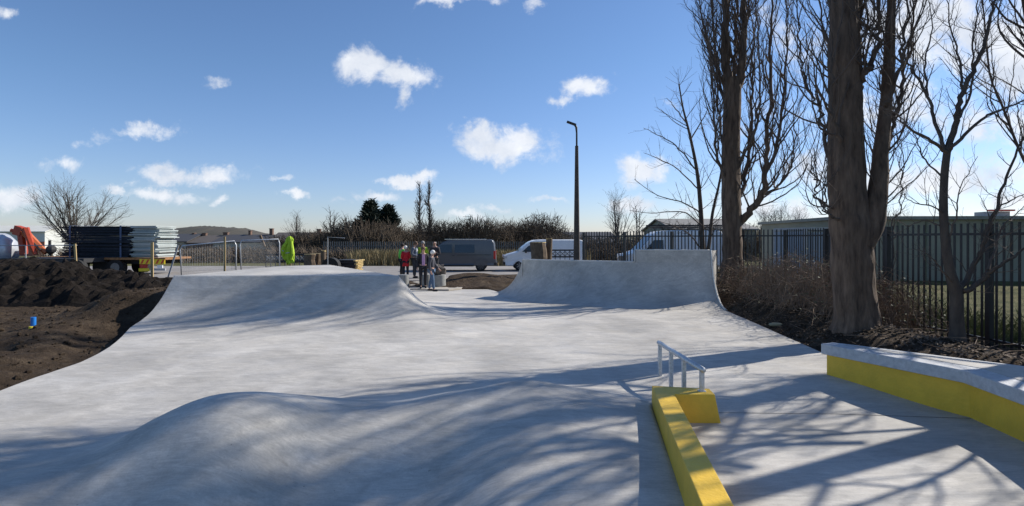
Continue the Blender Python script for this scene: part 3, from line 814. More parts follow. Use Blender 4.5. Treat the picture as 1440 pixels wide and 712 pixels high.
# poplars and a tree standing further along the railings, to the right of the view; they shade the slab
def row_poplar(seed, x, y, zt, H, label, stems=7, spread=1.0, wob=.05):
    stems = int(stems*1.2)
    t = Tree(seed); base = Vector((x, y, .3))
    tr = [base+Vector((.1*math.sin(i*.7), .1*math.cos(i*.5), H*.92*i/16)) for i in range(17)]
    knobbly(t.T, denser(tr, 2), [lerp(.36, .04, (i/32)**.75) for i in range(33)], 16, seed, .25, .1)
    for s in range(stems):
        a = 2*math.pi*s/stems+t.rnd.random(); z0 = t.rnd.uniform(1.5, H*.45); p = base+Vector((math.cos(a)*.3, math.sin(a)*.3, z0)); pts = [p]
        d = Vector((math.cos(a)*.75, math.sin(a)*.75, .6)).normalized(); L = (H-z0)*t.rnd.uniform(.55, .8)
        for k in range(22):
            d = (d+Vector((t.rnd.gauss(0, .07), t.rnd.gauss(0, .07), .22))).normalized()
            if k < 3: d = (d+Vector((math.cos(a), math.sin(a), 0))*.14*spread).normalized()
            pts.append(pts[-1]+d*L/22)
        t.grow(pts, .07*t.rnd.uniform(.6, 1.1), .012, 2, PB if H < 15 else dict(PB, dens=[6.5, 4.2]), 5)
    if seed == 33: shade_crown(t, [p for p in tr if p.z > 6], 8, H+1, 6)
    t.done('poplar_tree', label, (x, y, .3), M['bark'], M['twig'], 'poplars along the railings')
row_poplar(31, 11.3, 9.6, 0, 15, 'bare poplar just past the right edge, its curly twigs hanging into the top right corner', 9, 2.2)
row_poplar(32, 8.9, 3.6, 0, 16, 'bare poplar beyond the right edge level with the bending yellow ledge', 9, 1.6)
row_poplar(33, 12.6, 12.4, 0, 17, 'bare poplar standing outside the railings beyond the right edge', 8, 1.6)

# ---- distant trees
def far_tree(name, px, top, D, width, seed, label, trunk_r, style='round', group=None, gz=.1):
    t = Tree(seed); base = W(px, 0, D); base.z = gz if D < 62 else Hs(base.x, D, False)
    H = W(px, top, D).z-base.z; wr = width/F*D/2; rnd = t.rnd
    if style == 'round':
        kf = min(1, wr/4.0); pr = dict(dens=[18/wr*kf**1.6, 13/wr*kf**1.4], start=[.1, .15], ang=[32, 32], len=[H*.13, H*.3], rad=[.009*D/50, .026*D/50], seg=[4, 5], up=[.02, .03], wob=[.1, .08], short=.3, fine=2.6*D/50)
        t.T.tube([base, base+Vector((0, 0, H*.28))], [trunk_r, trunk_r*.8], 7, False)
        for k in range(int(16*(.45+.55*kf))):
            a = rnd.uniform(0, 6.28); el = rnd.uniform(.05, 1.15); 
            tip = base+Vector((math.cos(a)*wr*math.sin(el), math.sin(a)*wr*math.sin(el), H*(.42+.5*math.cos(el))))
            st = base+Vector((0, 0, H*rnd.uniform(.12, .28))); mid = st.lerp(tip, .5)+Vector((0, 0, H*-.02+rnd.gauss(0, H*.02)))
            t.grow(smooth([st, mid, tip], 5), trunk_r*.32, .015*D/60, 2, pr, 4)
    elif style == 'spire':
        pr = dict(dens=[3.5, 9.0], start=[.05, .08], ang=[32, 30], len=[H*.09, H*.24], rad=[.035, .07], seg=[3, 6], up=[.1, .07], wob=[.06, .05], short=.7, fine=5)
        st = [base+Vector((rnd.gauss(0, .05), 0, H*i/8)) for i in range(9)]
        t.grow(st, trunk_r, .05, 2, pr, 5, t.T)
    elif style == 'open':
        pr = dict(dens=[14/H*1.2, 22/H], start=[.2, .2], ang=[38, 42], len=[H*.1, H*.34], rad=[.02*D/60, .035*D/60], seg=[4, 6], up=[.05, .06], wob=[.08, .07], short=.55, fine=4*D/60)
        for q in range(2):
            st = [base+Vector(((q-.5)*wr*.35*(i/8), 0, H*(1-.08*q)*i/8)) for i in range(9)]
            t.grow(st, trunk_r*(1-.2*q), .03, 2, pr, 5, t.T)
    return t.done(name, label, base, M['twigfar'], M['twigfar'], group)
far_tree('bare_tree', 106, 263, 52, 135, 41, 'broad round bare tree rising behind the pale shed and stacked panels', .32, 'round')
far_tree('bare_tree', 418, 300, 66, 32, 42, 'small round bare tree above the long roof, left of the conifer', .16, 'round')
far_tree('bare_tree', 467, 297, 60, 34, 43, 'pale open bare tree just left of the dark conifer', .12, 'open')
far_tree('bare_tree', 489, 306, 61, 26, 44, 'thin low bare tree touching the left side of the dark conifer', .1, 'open')
far_tree('lombardy_poplar', 590, 260, 75, 14, 45, 'left one of the two slender far poplars behind the grey van', .16, 'spire', 'pair of far poplars')
far_tree('lombardy_poplar', 604, 259, 76, 15, 46, 'right one of the two slender far poplars behind the grey van', .16, 'spire', 'pair of far poplars')
far_tree('bare_tree', 868, 272, 48, 50, 47, 'bare tree with a full oval crown right of the lamp post', .18, 'round')
far_tree('bare_tree', 897, 294, 52, 28, 48, 'small pale bare tree between the oval bare tree and the ladder rack van', .09, 'open')
for i, (px, tp, D, w_, lb) in enumerate([(1078, 296, 80, 40, 'far bare tree seen just right of the poplar by the ramp'), (1098, 290, 82, 36, 'far bare tree, taller, midway between the two big poplars'), (1120, 294, 84, 34, 'far bare tree nearest to the massive poplar on its left'),
                                     (1272, 300, 70, 40, 'far bare tree low behind the fence right of the massive poplar'), (975, 300, 60, 36, 'far bare tree low behind the ladder rack van')]):
    far_tree('bare_tree', px, tp, D, w_, 60+i, lb, .14, 'round', 'distant bare trees at the right')
# thin stem right of big poplar
t = Tree(51); D = 14.5
t.grow(rough_spine(spine([(1243, 440), (1247, 400), (1252, 350), (1262, 300), (1268, 250), (1262, 215), (1270, 180)], D), t.rnd, .04), .03, .006, 2, dict(PB, len=[.35, .8]), 5)
t.done('sapling', 'thin wiry bare sapling behind the massive poplar, right of its second stem', W(1243, 440, D), M['twig'], M['twig'])

# conifers
def conifer(px, top, D, w, seed, label):
    rnd = random.Random(seed); base = W(px, 0, D); base.z = .0; H = W(px, top, D).z; wr = w/F*D/2
    t = thing('conifer_tree', label, 'conifer', base, 0, 'dark conifers')
    tk = MB(); tk.tube([(0, 0, 0), (0, 0, H*.95)], [.22, .03], 7); tk.build('trunk', M['bark2'], t)
    vs = []; fs = []
    for i in range(300):
        f = rnd.random()**.8; z = H*(.1+.9*f); rad = wr*min(1, (1-f)*2.3+.1)*rnd.uniform(.55, 1.12); a = rnd.uniform(0, 6.28)
        for q in range(26):
            s = rnd.random()**.5; c = Vector((math.cos(a)*rad*s, math.sin(a)*rad*s, z+(.28*s*s-.1)*H*.25))+Vector((rnd.gauss(0, .16), rnd.gauss(0, .16), rnd.gauss(0, .14)))
            u = Vector((math.cos(a), math.sin(a), .55)); u = (u+Vector((rnd.gauss(0, .4), rnd.gauss(0, .4), rnd.gauss(0, .4)))).normalized()*.34; v = u.cross(Vector((rnd.gauss(0, 1), rnd.gauss(0, 1), rnd.gauss(0, 1)))).normalized()*.09
            b = len(vs); vs.extend([tuple(c-u*.5-v), tuple(c-u*.5+v), tuple(c+u)]); fs.append((b, b+1, b+2))
    raw('crown', vs, fs, M['conifer'], t)
conifer(521, 287, 57, 44, 1, 'taller left one of the two dark green conifers above the hedge')
conifer(546, 293, 58, 34, 2, 'shorter right one of the two dark green conifers above the hedge')

# scrub bushes along the far side of the road
def scrub_mesh(seed, W_=5.0, H=3.2):
    rnd = random.Random(seed); mb = MB()
    for i in range(430):
        x = rnd.gauss(0, W_*.26); y = rnd.gauss(0, .9); h = H*rnd.uniform(.45, 1.05)*(1-min(.7, (x/W_)**2*1.6)); a = rnd.uniform(0, 6.28); sp = rnd.uniform(.1, .5)*h
        p0 = Vector((x, y, 0)); p1 = Vector((x+math.cos(a)*sp*.4, y+math.sin(a)*sp*.4, h*.55)); p2 = Vector((x+math.cos(a)*sp+rnd.gauss(0, .15), y+math.sin(a)*sp, h))
        mb.tube([p0, p1, p2], [.035, .028, .012], 3, False)
        for q in range(5):
            b = p1.lerp(p2, rnd.uniform(-.4, .9)); d = Vector((rnd.gauss(0, 1), rnd.gauss(0, 1), rnd.uniform(0, 1.3))).normalized()*rnd.uniform(.3, .8)
            mb.tube([b, b+d], [.02, .01], 3, False)
    me_o = mb.build('scrub_bush', M['scrub']); return me_o
protos = [scrub_mesh(s) for s in (1, 2, 3)]
rnd = random.Random(99)
slot = [(395, 61, .75), (432, 62, .95), (455, 60, .9), (480, 59, 1.0), (505, 56, 1.15), (532, 55, 1.15), (560, 57, 1.1), (585, 60, .95), (612, 60, 1.1), (640, 61, 1.2), (668, 60, 1.15), (694, 63, 1.1), (716, 66, 1.15), (738, 66, 1.35), (762, 67, 1.3), (780, 68, 1.0)]
NB = len(slot)
for i, (px, D, s) in enumerate(slot):
    o = protos[i] if i < 3 else protos[i % 3].copy()
    if i >= 3: col.objects.link(o)
    p = W(px, 0, D); o.location = (p.x, D, -.1); o.scale = (s*.95, 1, s*1.12*(.9+.25*rnd.random())); o.rotation_euler = (0, 0, rnd.uniform(-.3, .3)+(3.14 if rnd.random() < .5 else 0))
    where = ('directly above the stacked timber' if 470 < px < 500 else 'in front of the dark conifers' if 500 < px < 550 else 'left of the dark conifers' if px < 500 else 'behind the group of people' if px < 620 else 'behind the grey van' if px < 700 else 'on top of the dark roofed building')
    tag(o, 'bare brown scrub bush in the hedge '+where, 'bush', 'bare scrub bushes beyond the road')

# dry grass verge
def grass_stuff(name, n, reg, h, m, label, w=.02, seed=1, lean=.25):
    rnd = random.Random(seed); vs = []; fs = []
    for i in range(n):
        x, y = reg(rnd); z = Hs(x, y, False); hh = h*rnd.uniform(.5, 1.15); a = rnd.uniform(0, 6.28); b = len(vs)
        lx, ly = rnd.gauss(0, lean)*hh, rnd.gauss(0, lean)*hh
        vs.extend([(x-w*math.cos(a), y-w*math.sin(a), z), (x+w*math.cos(a), y+w*math.sin(a), z), (x+lx*.5+w*.6*math.cos(a), y+ly*.5, z+hh*.6), (x+lx, y+ly, z+hh)]); fs.append((b, b+1, b+2)); fs.append((b, b+2, b+3))
    return tag(raw(name, vs, fs, m), label, 'grass', kind='stuff')
grass_stuff('dry_grass', 15000, lambda r: (r.uniform(-12.5, 6), r.gauss(44.2, .9)), 1.15, M['drygrass'], 'tall straw coloured dry grass growing along the far side of the road', .03, 1)
grass_stuff('dry_grass', 5000, lambda r: (r.uniform(5, 16), r.uniform(28, 32)), .55, M['drygrass'], 'short straw coloured grass between the railings and the white vans', .02, 2)
def rg(r):
    y = r.uniform(6, 24); x = fx(y)+.25+abs(r.gauss(0, 2.0)); return x, y
grass_stuff('rough_grass', 16000, rg, .26, M['green'], 'rough green and yellow grass growing outside the black railings', .008, 3, .5)

# ================================================================ RAILINGS
def along(poly, s):
    for (a, b) in zip(poly, poly[1:]):
        l = math.hypot(b[0]-a[0], b[1]-a[1])
        if s <= l: return Vector((lerp(a[0], b[0], s/l), lerp(a[1], b[1], s/l))), math.atan2(b[1]-a[1], b[0]-a[0])
        s -= l
    a, b = poly[-2:]; return Vector(b), math.atan2(b[1]-a[1], b[0]-a[0])
def railing(poly, n, label, topz, post_w=.1, s0=0.0):
    tot = sum(math.hypot(b[0]-a[0], b[1]-a[1]) for a, b in zip(poly, poly[1:])); step = (tot-s0)/n
    p0 = along(poly, 0)[0]; root = thing('railing_fence', label, 'fence', (p0.x, p0.y, 0)); O = (p0.x, p0.y, 0)
    for i in range(n+1):
        p, a = along(poly, s0+i*step); zb = Hs(p.x, p.y, False)-.15; tz = topz(p.y)
        m = MB(); m.box((p.x, p.y, (zb+tz)/2), (post_w, post_w, tz-zb), a); m.build('post', M['black'], root, O)
        if i == n: break
        m = MB(); q, _ = along(poly, s0+(i+1)*step); d = (q-p); L = d.length; d.normalize(); ang = math.atan2(d.y, d.x)
        cnt = int(L/.155)
        zq = Hs(q.x, q.y, False); zp = Hs(p.x, p.y, False)
        for k in range(1, cnt):
            c = p+d*(L*k/cnt); g = lerp(zp, zq, k/cnt)+.05; tzz = topz(c.y)+.02
            m.box((c.x, c.y, (g+tzz)/2), (.048, .015, tzz-g), ang)
        for hz in (.22, None):
            za, zb2 = (zp+hz, zq+hz) if hz else (topz(p.y)-.2, topz(q.y)-.2)
            a3 = Vector((p.x, p.y, za)); b3 = Vector((q.x, q.y, zb2)); mid = (a3+b3)/2
            m.box(mid, ((b3-a3).length, .04, .05), ang, 0, -math.atan2(zb2-za, L) if False else 0)
        m.build('bar_panel', M['black'], root, O)
    return root
railing(FEN, 5, 'black steel railings running along the soil on the right side behind the big poplar', lambda y: 2.58, .1, 0)
railing(FEN2, 4, 'black steel railings crossing behind the quarter ramp in front of the white vans', lambda y: 2.58, .11)

# ================================================================ LAMP POST
p = W(811, 0, 28.5); lp = thing('lamp_post', 'tall brown concrete lamp post with a short bent dark lantern arm', 'lamp post', (p.x, p.y, .1))
m = MB(); m.tube([(0, 0, 0), (0, 0, 2.2), (0, 0, 6.9)], [.175, .15, .085], 8); m.build('column', M['column'], lp)
m = MB(); m.tube([(0, 0, 6.9), (0, 0, 7.55), (-.02, 0, 7.85), (-.1, 0, 7.98)], [.045, .045, .06, .06], 8); m.build('bracket', M['lampblack'], lp, smooth=True)
m = MB(); m.box((-.27, 0, 8.05), (.5, .2, .1), 0, 0, R(20)); m.build('lantern', M['lampblack'], lp, bevel=.02)

# ================================================================ VEHICLES
def van(name, label, loc, rz, L, H, Wd, paint, outline, wheels, side_glass, screen, lights, extras, r=.33, rimm='alloy', roofrack=False, cat='van'):
    t = thing(name, label, cat, loc, rz)
    # outline: list (x,z) from front bottom over the roof to the rear bottom
    pts = list(outline)
    def arc(cx, n=9, rr=r+.07): return [(cx+rr*math.cos(a), max(.3, r+rr*math.sin(a))) for a in [math.pi*k/n for k in range(n+1)]]
    low = []
    for cx in sorted(wheels, reverse=True): low += [(x, z) for x, z in arc(cx)]
    pts = pts+low
    def hw(z): return Wd/2-.13*max(0, z-1.0)-.05*max(0, .6-z)
    n = len(pts); cx0 = sum(p_[0] for p_ in pts)/n; cz0 = sum(p_[1] for p_ in pts)/n
    ins = []
    for i in range(n):
        a = Vector(pts[i-1]); b = Vector(pts[i]); c = Vector(pts[(i+1) % n])
        n1 = Vector(((b-a).y, -(b-a).x)).normalized(); n2 = Vector(((c-b).y, -(c-b).x)).normalized(); q = (n1+n2)
        q = q.normalized()*.045 if q.length > .01 else Vector((0, 0)); ins.append((b.x+q.x, b.y+q.y))
    layers = [([(x, z) for x, z in ins], 1, 0), (pts, 1, .05), (pts, -1, .05), (ins, -1, 0)]
    vs = []; 
    for P_, sgn, inn in layers:
        for x, z in P_:
            nose = .16*max(0, 1-(x/.7))**2 if x < .7 else (.05*max(0, 1-((L-x)/.3)) if x > L-.3 else 0)
            vs.append((x, -sgn*(hw(z)-inn-nose), z))
    fs = []
    for l in range(3):
        for i in range(n):
            a = l*n+i; b = l*n+(i+1) % n; fs.append((a, b, b+n, a+n))
    me = bpy.data.meshes.new('body'); bm = bmesh.new()
    bv = [bm.verts.new(v) for v in vs]
    for f in fs: bm.faces.new([bv[i] for i in f])
    f1 = bm.faces.new([bv[i] for i in range(n)]); f2 = bm.faces.new([bv[3*n+i] for i in range(n)][::-1])
    bmesh.ops.triangulate(bm, faces=[f1, f2]); bmesh.ops.recalc_face_normals(bm, faces=bm.faces); bm.to_mesh(me); bm.free(); me.materials.append(paint)
    body = bpy.data.objects.new('body', me); col.objects.link(body); body.parent = t
    me.shade_smooth(); me.set_sharp_from_angle(angle=R(28))
    # side glass / trim polygons on both sides
    for nm, poly, mt, off in side_glass:
        for sg in (1, -1):
            m = MB(); k = len(poly); A = [(x, -sg*(hw(z)+off), z) for x, z in poly]; B = [(x, -sg*(hw(z)-.02), z) for x, z in poly]
            m.add(A+B, [tuple(range(k)), tuple(range(2*k-1, k-1, -1))]+[(i, (i+1) % k, (i+1) % k+k, i+k) for i in range(k)])
            m.build(nm, M[mt], t)
    (xa, za), (xb, zb) = screen; m = MB(); wa = hw(za)-.13; wb = hw(zb)-.12; nx, nz = -(zb-za), (xb-xa); l_ = math.hypot(nx, nz); nx, nz = nx/l_*.008, nz/l_*.008
    m.add([(xa+nx, -wa, za+nz), (xa+nx, wa, za+nz), (xb+nx, wb, zb+nz), (xb+nx, -wb, zb+nz)], [(0, 1, 2, 3)]); m.build('windscreen', M['glass'], t)
    for cx in wheels:
        for sg in (1, -1):
            y0 = -sg*(Wd/2-.03); y1 = -sg*(Wd/2-.25)
            wl = MB(); wl.tube([(cx, y0+sg*.0, r), (cx, y0+sg*.03, r), (cx, y1, r)], [r-.04, r, r], 24); wo = wl.build('wheel', M['rubber'], t)
            rm = MB(); rm.cyl((cx, y0-sg*.008, r), (cx, y0+sg*.05, r), r*.66, k=20)
            rm.build('rim', M['plastic'], wo)
            sp = MB()
            for q in range(7):
                a = 2*math.pi*q/7; sp.box((cx+math.cos(a)*r*.36, y0-sg*.014, r+math.sin(a)*r*.36), (r*.6, .02, r*.14), 0, 0, -a)
            sp.tube([(cx, y0-sg*.01, r), (cx, y0-sg*.024, r)], [r*.14]*2, 10)
            sp.build('spokes', M[rimm], wo)
    # lights etc
    for nm, (x, y_, z), d, mt, rot in lights:
        for sg in (1, -1):
            m = MB(); m.box((x, y_*sg, z), d, rot*sg); m.build(nm, M[mt], t, bevel=min(d)*.25)
    for nm, c, d, mt in extras:
        m = MB(); m.box(c, d); m.build(nm, M[mt], t, bevel=min(d)*.2)
    return t
# grey van
TO = [(.12, .3), (.02, .42), (0, .62), (.04, .82), (.16, .99), (.82, 1.17), (1.2, 1.5), (1.55, 1.8), (1.85, 1.93), (2.4, 1.97), (4.5, 1.97), (4.68, 1.93), (4.78, 1.75), (4.84, 1.15), (4.9, .75), (4.9, .5), (4.82, .34)]
gv_ = van('parked_van', 'dark grey panel van with tinted side windows parked behind the group of people', W(590, 0, 35.6)*1, 0, 4.9, 1.97, 1.9, M['vangrey'], TO, [.95, 3.95],
    [('window', [(2.32, 1.15), (3.55, 1.15), (3.55, 1.66), (2.36, 1.66)], 'glass', .004), ('side_window', [(.98, 1.18), (2.15, 1.15), (2.15, 1.66), (1.5, 1.66)], 'glass', .004),
     ('rail_groove', [(2.5, 1.0), (4.6, 1.02), (4.6, 1.045), (2.5, 1.025)], 'plastic', .005), ('sill', [(1.4, .3), (3.5, .3), (3.5, .4), (1.4, .4)], 'plastic', .006)],
    [(.84, 1.19), (1.5, 1.76)], [('headlight', (.1, .72, .78), (.16, .34, .16), 'lamp', .3), ('tail_light', (4.8, .86, 1.0), (.14, .1, .52), 'redlight', 0), ('mirror', (1.35, 1.05, 1.2), (.12, .2, .2), 'plastic', 0)],
    [('rear_bumper', (4.85, 0, .45), (.2, 1.84, .22), 'plastic'), ('roof_rail', (3.0, -.82, 1.99), (2.6, .04, .04), 'chrome'), ('grille', (.03, 0, .75), (.08, 1.0, .16), 'plastic'), ('door_handle', (2.25, -.965, .98), (.16, .04, .03), 'plastic')])
gv_.location.z = .235; 
VI = [(.14, .3), (.03, .45), (0, .65), (.05, .88), (.2, 1.02), (.85, 1.2), (1.3, 1.58), (1.62, 1.82), (1.95, 1.94), (2.5, 1.97), (4.8, 1.97), (4.98, 1.93), (5.06, 1.7), (5.1, 1.0), (5.12, .5), (5.05, .34)]
v2 = van('parked_van', 'white panel van parked behind the lamp post and the tree stump, nose to the left', (W(708, 0, 36)), R(4), 5.12, 1.97, 1.92, M['vanwhite'], VI, [.98, 4.1],
    [('side_window', [(1.12, 1.2), (2.1, 1.18), (2.1, 1.68), (1.75, 1.68), (1.5, 1.55)], 'glass', .004), ('rub_strip', [(1.5, .55), (3.6, .55), (3.6, .64), (1.5, .64)], 'plastic', .006)],
    [(.87, 1.22), (1.6, 1.8)], [('headlight', (.12, .7, .88), (.26, .34, .2), 'lamp', .35), ('tail_light', (5.05, .9, 1.1), (.1, .08, .5), 'redlight', 0), ('mirror', (1.35, 1.06, 1.25), (.12, .2, .24), 'plastic', 0), ('fog_light', (.08, .72, .5), (.1, .2, .14), 'plastic', .3)],
    [('rear_bumper', (5.08, 0, .45), (.14, 1.8, .2), 'plastic'), ('grille', (.03, 0, .8), (.08, 1.0, .16), 'plastic'), ('lower_grille', (.02, 0, .46), (.1, 1.2, .2), 'plastic'), ('door_handle', (2.2, -.975, 1.02), (.16, .04, .03), 'plastic')], rimm='alloyl')
v2.location.z = .235
SP = [(.14, .34), (.03, .5), (0, .75), (.05, .98), (.2, 1.12), (.85, 1.32), (1.35, 1.85), (1.7, 2.25), (2.1, 2.46), (2.8, 2.52), (5.6, 2.52), (5.85, 2.46), (5.92, 2.2), (5.96, 1.1), (5.98, .5), (5.9, .36)]
v3 = van('parked_van', 'white high roof van with a ladder rack parked behind the black railings', (W(873, 0, 33.5)), R(3), 5.98, 2.52, 2.0, M['vanwhite'], SP, [1.0, 4.7],
    [('side_window', [(1.2, 1.32), (2.3, 1.3), (2.3, 1.95), (1.75, 1.95)], 'glass', .004), ('rub_strip', [(1.5, .6), (4.2, .6), (4.2, .7), (1.5, .7)], 'plastic', .006)],
    [(.88, 1.36), (1.66, 2.2)], [('headlight', (.12, .72, .98), (.26, .32, .28), 'lamp', .3), ('tail_light', (5.93, .92, 1.1), (.08, .08, .6), 'redlight', 0), ('mirror', (1.45, 1.13, 1.45), (.12, .22, .3), 'plastic', 0)],
    [('rear_bumper', (5.94, 0, .5), (.14, 1.9, .2), 'plastic'), ('grille', (.03, 0, .85), (.08, 1.1, .3), 'plastic'), ('front_bumper', (.06, 0, .5), (.16, 1.7, .26), 'plastic')], rimm='alloyl')
v3.location.z = .235
rk = MB()
for yy in (-.75, .75): rk.tube([(1.9, yy, 2.72), (6.0, yy, 2.72)], .03, 6)
for k in range(6): rk.box((2.2+k*.72, 0, 2.66), (.05, 1.6, .05))
for k in range(3):
    for yy in (-.75, .75): rk.box((2.3+k*1.5, yy, 2.6), (.04, .04, .2))
rk.build('roof_rack', M['black'], v3)
ld = thing('ladder', 'dark ladder lying on the roof rack of the high roof white van', 'ladder', (v3.location.x+1.6, v3.location.y-.3, .235+2.76), R(3))
m = MB(); m.box((2.2, -.2, .05), (4.6, .05, .08)); m.box((2.2, .2, .05), (4.6, .05, .08)); m.build('rails', M['plastic'], ld)
m = MB(); [m.box((.1+k*.28, 0, .05), (.035, .36, .03)) for k in range(16)]; m.build('rungs', M['plastic'], ld)

# small silver car glimpsed beyond the railings
CA = [(.1, .25), (.0, .4), (.03, .62), (.25, .76), (.95, .88), (1.5, 1.3), (1.9, 1.43), (2.8, 1.45), (3.6, 1.25), (4.0, .95), (4.2, .85), (4.22, .5), (4.15, .3)]
c1 = van('parked_car', 'small pale car parked beyond the railings between the two big poplars', W(1098, 0, 31), R(-15), 4.22, 1.45, 1.75, M['vanwhite'], CA, [.8, 3.4],
    [('side_window', [(1.25, .92), (2.2, .9), (2.2, 1.3), (1.75, 1.3)], 'glass', .004), ('window', [(2.28, .9), (3.5, .92), (3.2, 1.2), (2.28, 1.3)], 'glass', .004)], [(1.0, .92), (1.5, 1.28)],
    [('headlight', (.1, .62, .66), (.2, .3, .12), 'lamp', .3), ('tail_light', (4.15, .7, .78), (.12, .24, .14), 'redlight', 0)], [('bumper', (.05, 0, .42), (.12, 1.5, .2), 'plastic')], r=.3, cat='car')
c1.location.z = .235

# flatbed truck with stacked panels
TL = W(88, 0, 33.0); tx = TL.x-1.8
tk = thing('flatbed_truck', 'dark flatbed truck with yellow and red chevrons at its tail, carrying the stacked panels', 'truck', (tx, 33, .15), R(-2))
m = MB(); m.box((4.55, 0, .98), (8.6, 2.4, .12)); m.build('bed', M['rust'], tk)
m = MB(); m.box((4.2, .45, .78), (8.0, .12, .26)); m.box((4.2, -.45, .78), (8.0, .12, .26)); [m.box((1+k*1.3, 0, .8), (.1, 1.6, .14)) for k in range(6)]; m.build('chassis', M['chassis'], tk)
for cx in (5.9,):
    for sg in (-1, 1):
        w_ = MB(); w_.cyl((cx, sg*.8, .48), (cx, sg*1.15, .48), .48, k=22); wo = w_.build('wheel', M['rubber'], tk)
        w_ = MB(); w_.cyl((cx, sg*1.14, .48), (cx, sg*1.165, .48), .26, k=16); w_.build('rim', M['alloyl'], wo)
for cx in (.8,):
    for sg in (-1, 1):
        w_ = MB(); w_.cyl((cx, sg*.85, .48), (cx, sg*1.15, .48), .48, k=22); wo = w_.build('wheel', M['rubber'], tk)
        w_ = MB(); w_.cyl((cx, sg*1.14, .48), (cx, sg*1.165, .48), .26, k=16); w_.build('rim', M['alloyl'], wo)
m = MB(); m.box((3.6, -1.13, .62), (1.6, .06, .5)); m.box((3.6, 1.13, .62), (1.6, .06, .5)); m.build('side_guard', M['chassis'], tk)
# tail assembly facing sideways to the road
tl = MB(); tl.box((8.1, -1.2, .82), (1.45, .04, .28)); pb = tl.build('chevron_board', M['chevy'], tk)
m = MB()
for k in range(5): m.add([(7.42+k*.29, -1.225, .70), (7.53+k*.29, -1.225, .70), (7.66+k*.29, -1.225, .94), (7.55+k*.29, -1.225, .94)], [(0, 1, 2, 3)])
m.build('red_stripes', M['chevr'], pb)
m = MB(); m.box((7.6, -1.2, .56), (.42, .06, .2)); m.build('tail_light', M['redlight'], tk)
m = MB(); m.box((8.55, -1.2, .54), (.3, .06, .16)); m.build('number_plate', M['vanwhite'], tk)
m = MB(); m.box((7.65, -1.22, .36), (.6, .08, .17)); m.build('bumper_marker', M['chevy'], tk)
m = MB(); m.box((8.4, -1.18, .38), (.9, .1, .12)); m.build('bumper', M['galvdull'], tk)
# stacked panels
def panel_mesh(name, L, Wd, th, mt):
    m = MB()
    m.box((0, -Wd/2, 0), (L, .05, th)); m.box((0, Wd/2, 0), (L, .05, th)); m.box((-L/2+.02, 0, 0), (.05, Wd-.06, th)); m.box((L/2-.02, 0, 0), (.05, Wd-.06, th))
    m.box((0, 0, -.002), (L-.1, Wd-.1, th*.8))
    return m.build(name, mt)
rnd = random.Random(5)
dk = panel_mesh('fence_panel', 3.9, 1.9, .048, M['darkpanel'])
for k in range(32):
    o = dk if k == 0 else dk.copy()
    if k: col.objects.link(o)
    o.location = (TL.x+2.72+rnd.gauss(0, .09), 33+rnd.gauss(0, .06), 1.215+.056*k); o.rotation_euler = (rnd.gauss(0, .003), rnd.gauss(0, .004), rnd.gauss(0, .008))
    tag(o, 'dark blue grey steel fence panel in the left stack on the flatbed truck', 'fence panel', 'dark panels stacked on the flatbed truck')
pk = panel_mesh('board_panel', 1.5, 1.8, .056, M['palepanel'])
for k in range(26):
    o = pk if k == 0 else pk.copy()
    if k: col.objects.link(o)
    o.location = (TL.x+5.42+rnd.gauss(0, .08), 33+rnd.gauss(0, .06), 1.22+.07*k); o.rotation_euler = (rnd.gauss(0, .003), rnd.gauss(0, .012), rnd.gauss(0, .02))
    tag(o, 'pale green grey board in the right stack at the tail of the flatbed truck', 'board', 'pale boards stacked on the flatbed truck')
for xx, lb in ((TL.x+1.25, 'blue strap over the left end of the dark panels on the truck'), (TL.x+4.15, 'blue strap over the right end of the dark panels on the truck')):
    m = MB(); m.box((xx, 33-1.04, 2.02), (.1, .012, 1.98)); m.box((xx, 33, 3.015), (.1, 2.1, .012)); m.box((xx, 33+1.04, 2.02), (.1, .012, 1.98))
    tag(m.build('ratchet_strap', M['strap'], None, (xx, 33, 1.1)), lb, 'strap')

# crane lorry at left edge
p0 = W(-30, 0, 31)
cr = thing('crane_lorry', 'lorry with a folded orange loading crane and silver rounded body behind the soil heap', 'lorry', (p0.x, 31, .15))
def lw(px, py, dy=0): v = W(px, py, 31+dy); return (v.x-p0.x, dy, v.z-.15)
m = MB(); m.tube([lw(-30, 352), lw(4, 352), lw(18, 352)], [1.0, .95, .55], 20); m.build('tank', M['silver'], cr, smooth=True)
m = MB(); a = lw(40, 357); m.box((a[0], 0, a[2]-.35), (7.5, 1.8, .22)); m.build('bed', M['chassis'], cr)
for xx in (1.0, 2.4, 6.2):
    for sg in (-1, 1):
        m = MB(); m.cyl((xx, sg*.8, .5), (xx, sg*1.1, .5), .5, k=20); m.build('wheel', M['rubber'], cr)
m = MB(); m.tube([lw(34, 358), lw(30, 330), lw(28, 322)], [.2, .18, .16], 8); m.box(lw(28, 325), (.42, .4, .5), 0, 0, .3); m.build('crane_post', M['orange'], cr)
m = MB(); m.tube([lw(28, 322), lw(38, 330), lw(65, 356)], [.17, .2, .13], 6); m.build('crane_arm', M['orange2'], cr)
m = MB(); m.tube([lw(36, 321, -.3), lw(44, 343, -.3), lw(50, 358, -.3)], [.17, .14, .1], 6); m.tube([lw(22, 326), lw(16, 324)], .11, 6); m.build('crane_jib', M['orange'], cr)
m = MB(); m.tube([lw(30, 323, -.25), lw(40, 335, -.25), lw(57, 352, -.25)], .05, 6); m.build('hydraulic_ram', M['chassis'], cr)
m = MB(); m.cyl(lw(70, 338), lw(70, 360), .07, k=8); m.blob(lw(72, 351), .25, 8, 6); m.build('exhaust_stack', M['chassis'], cr)

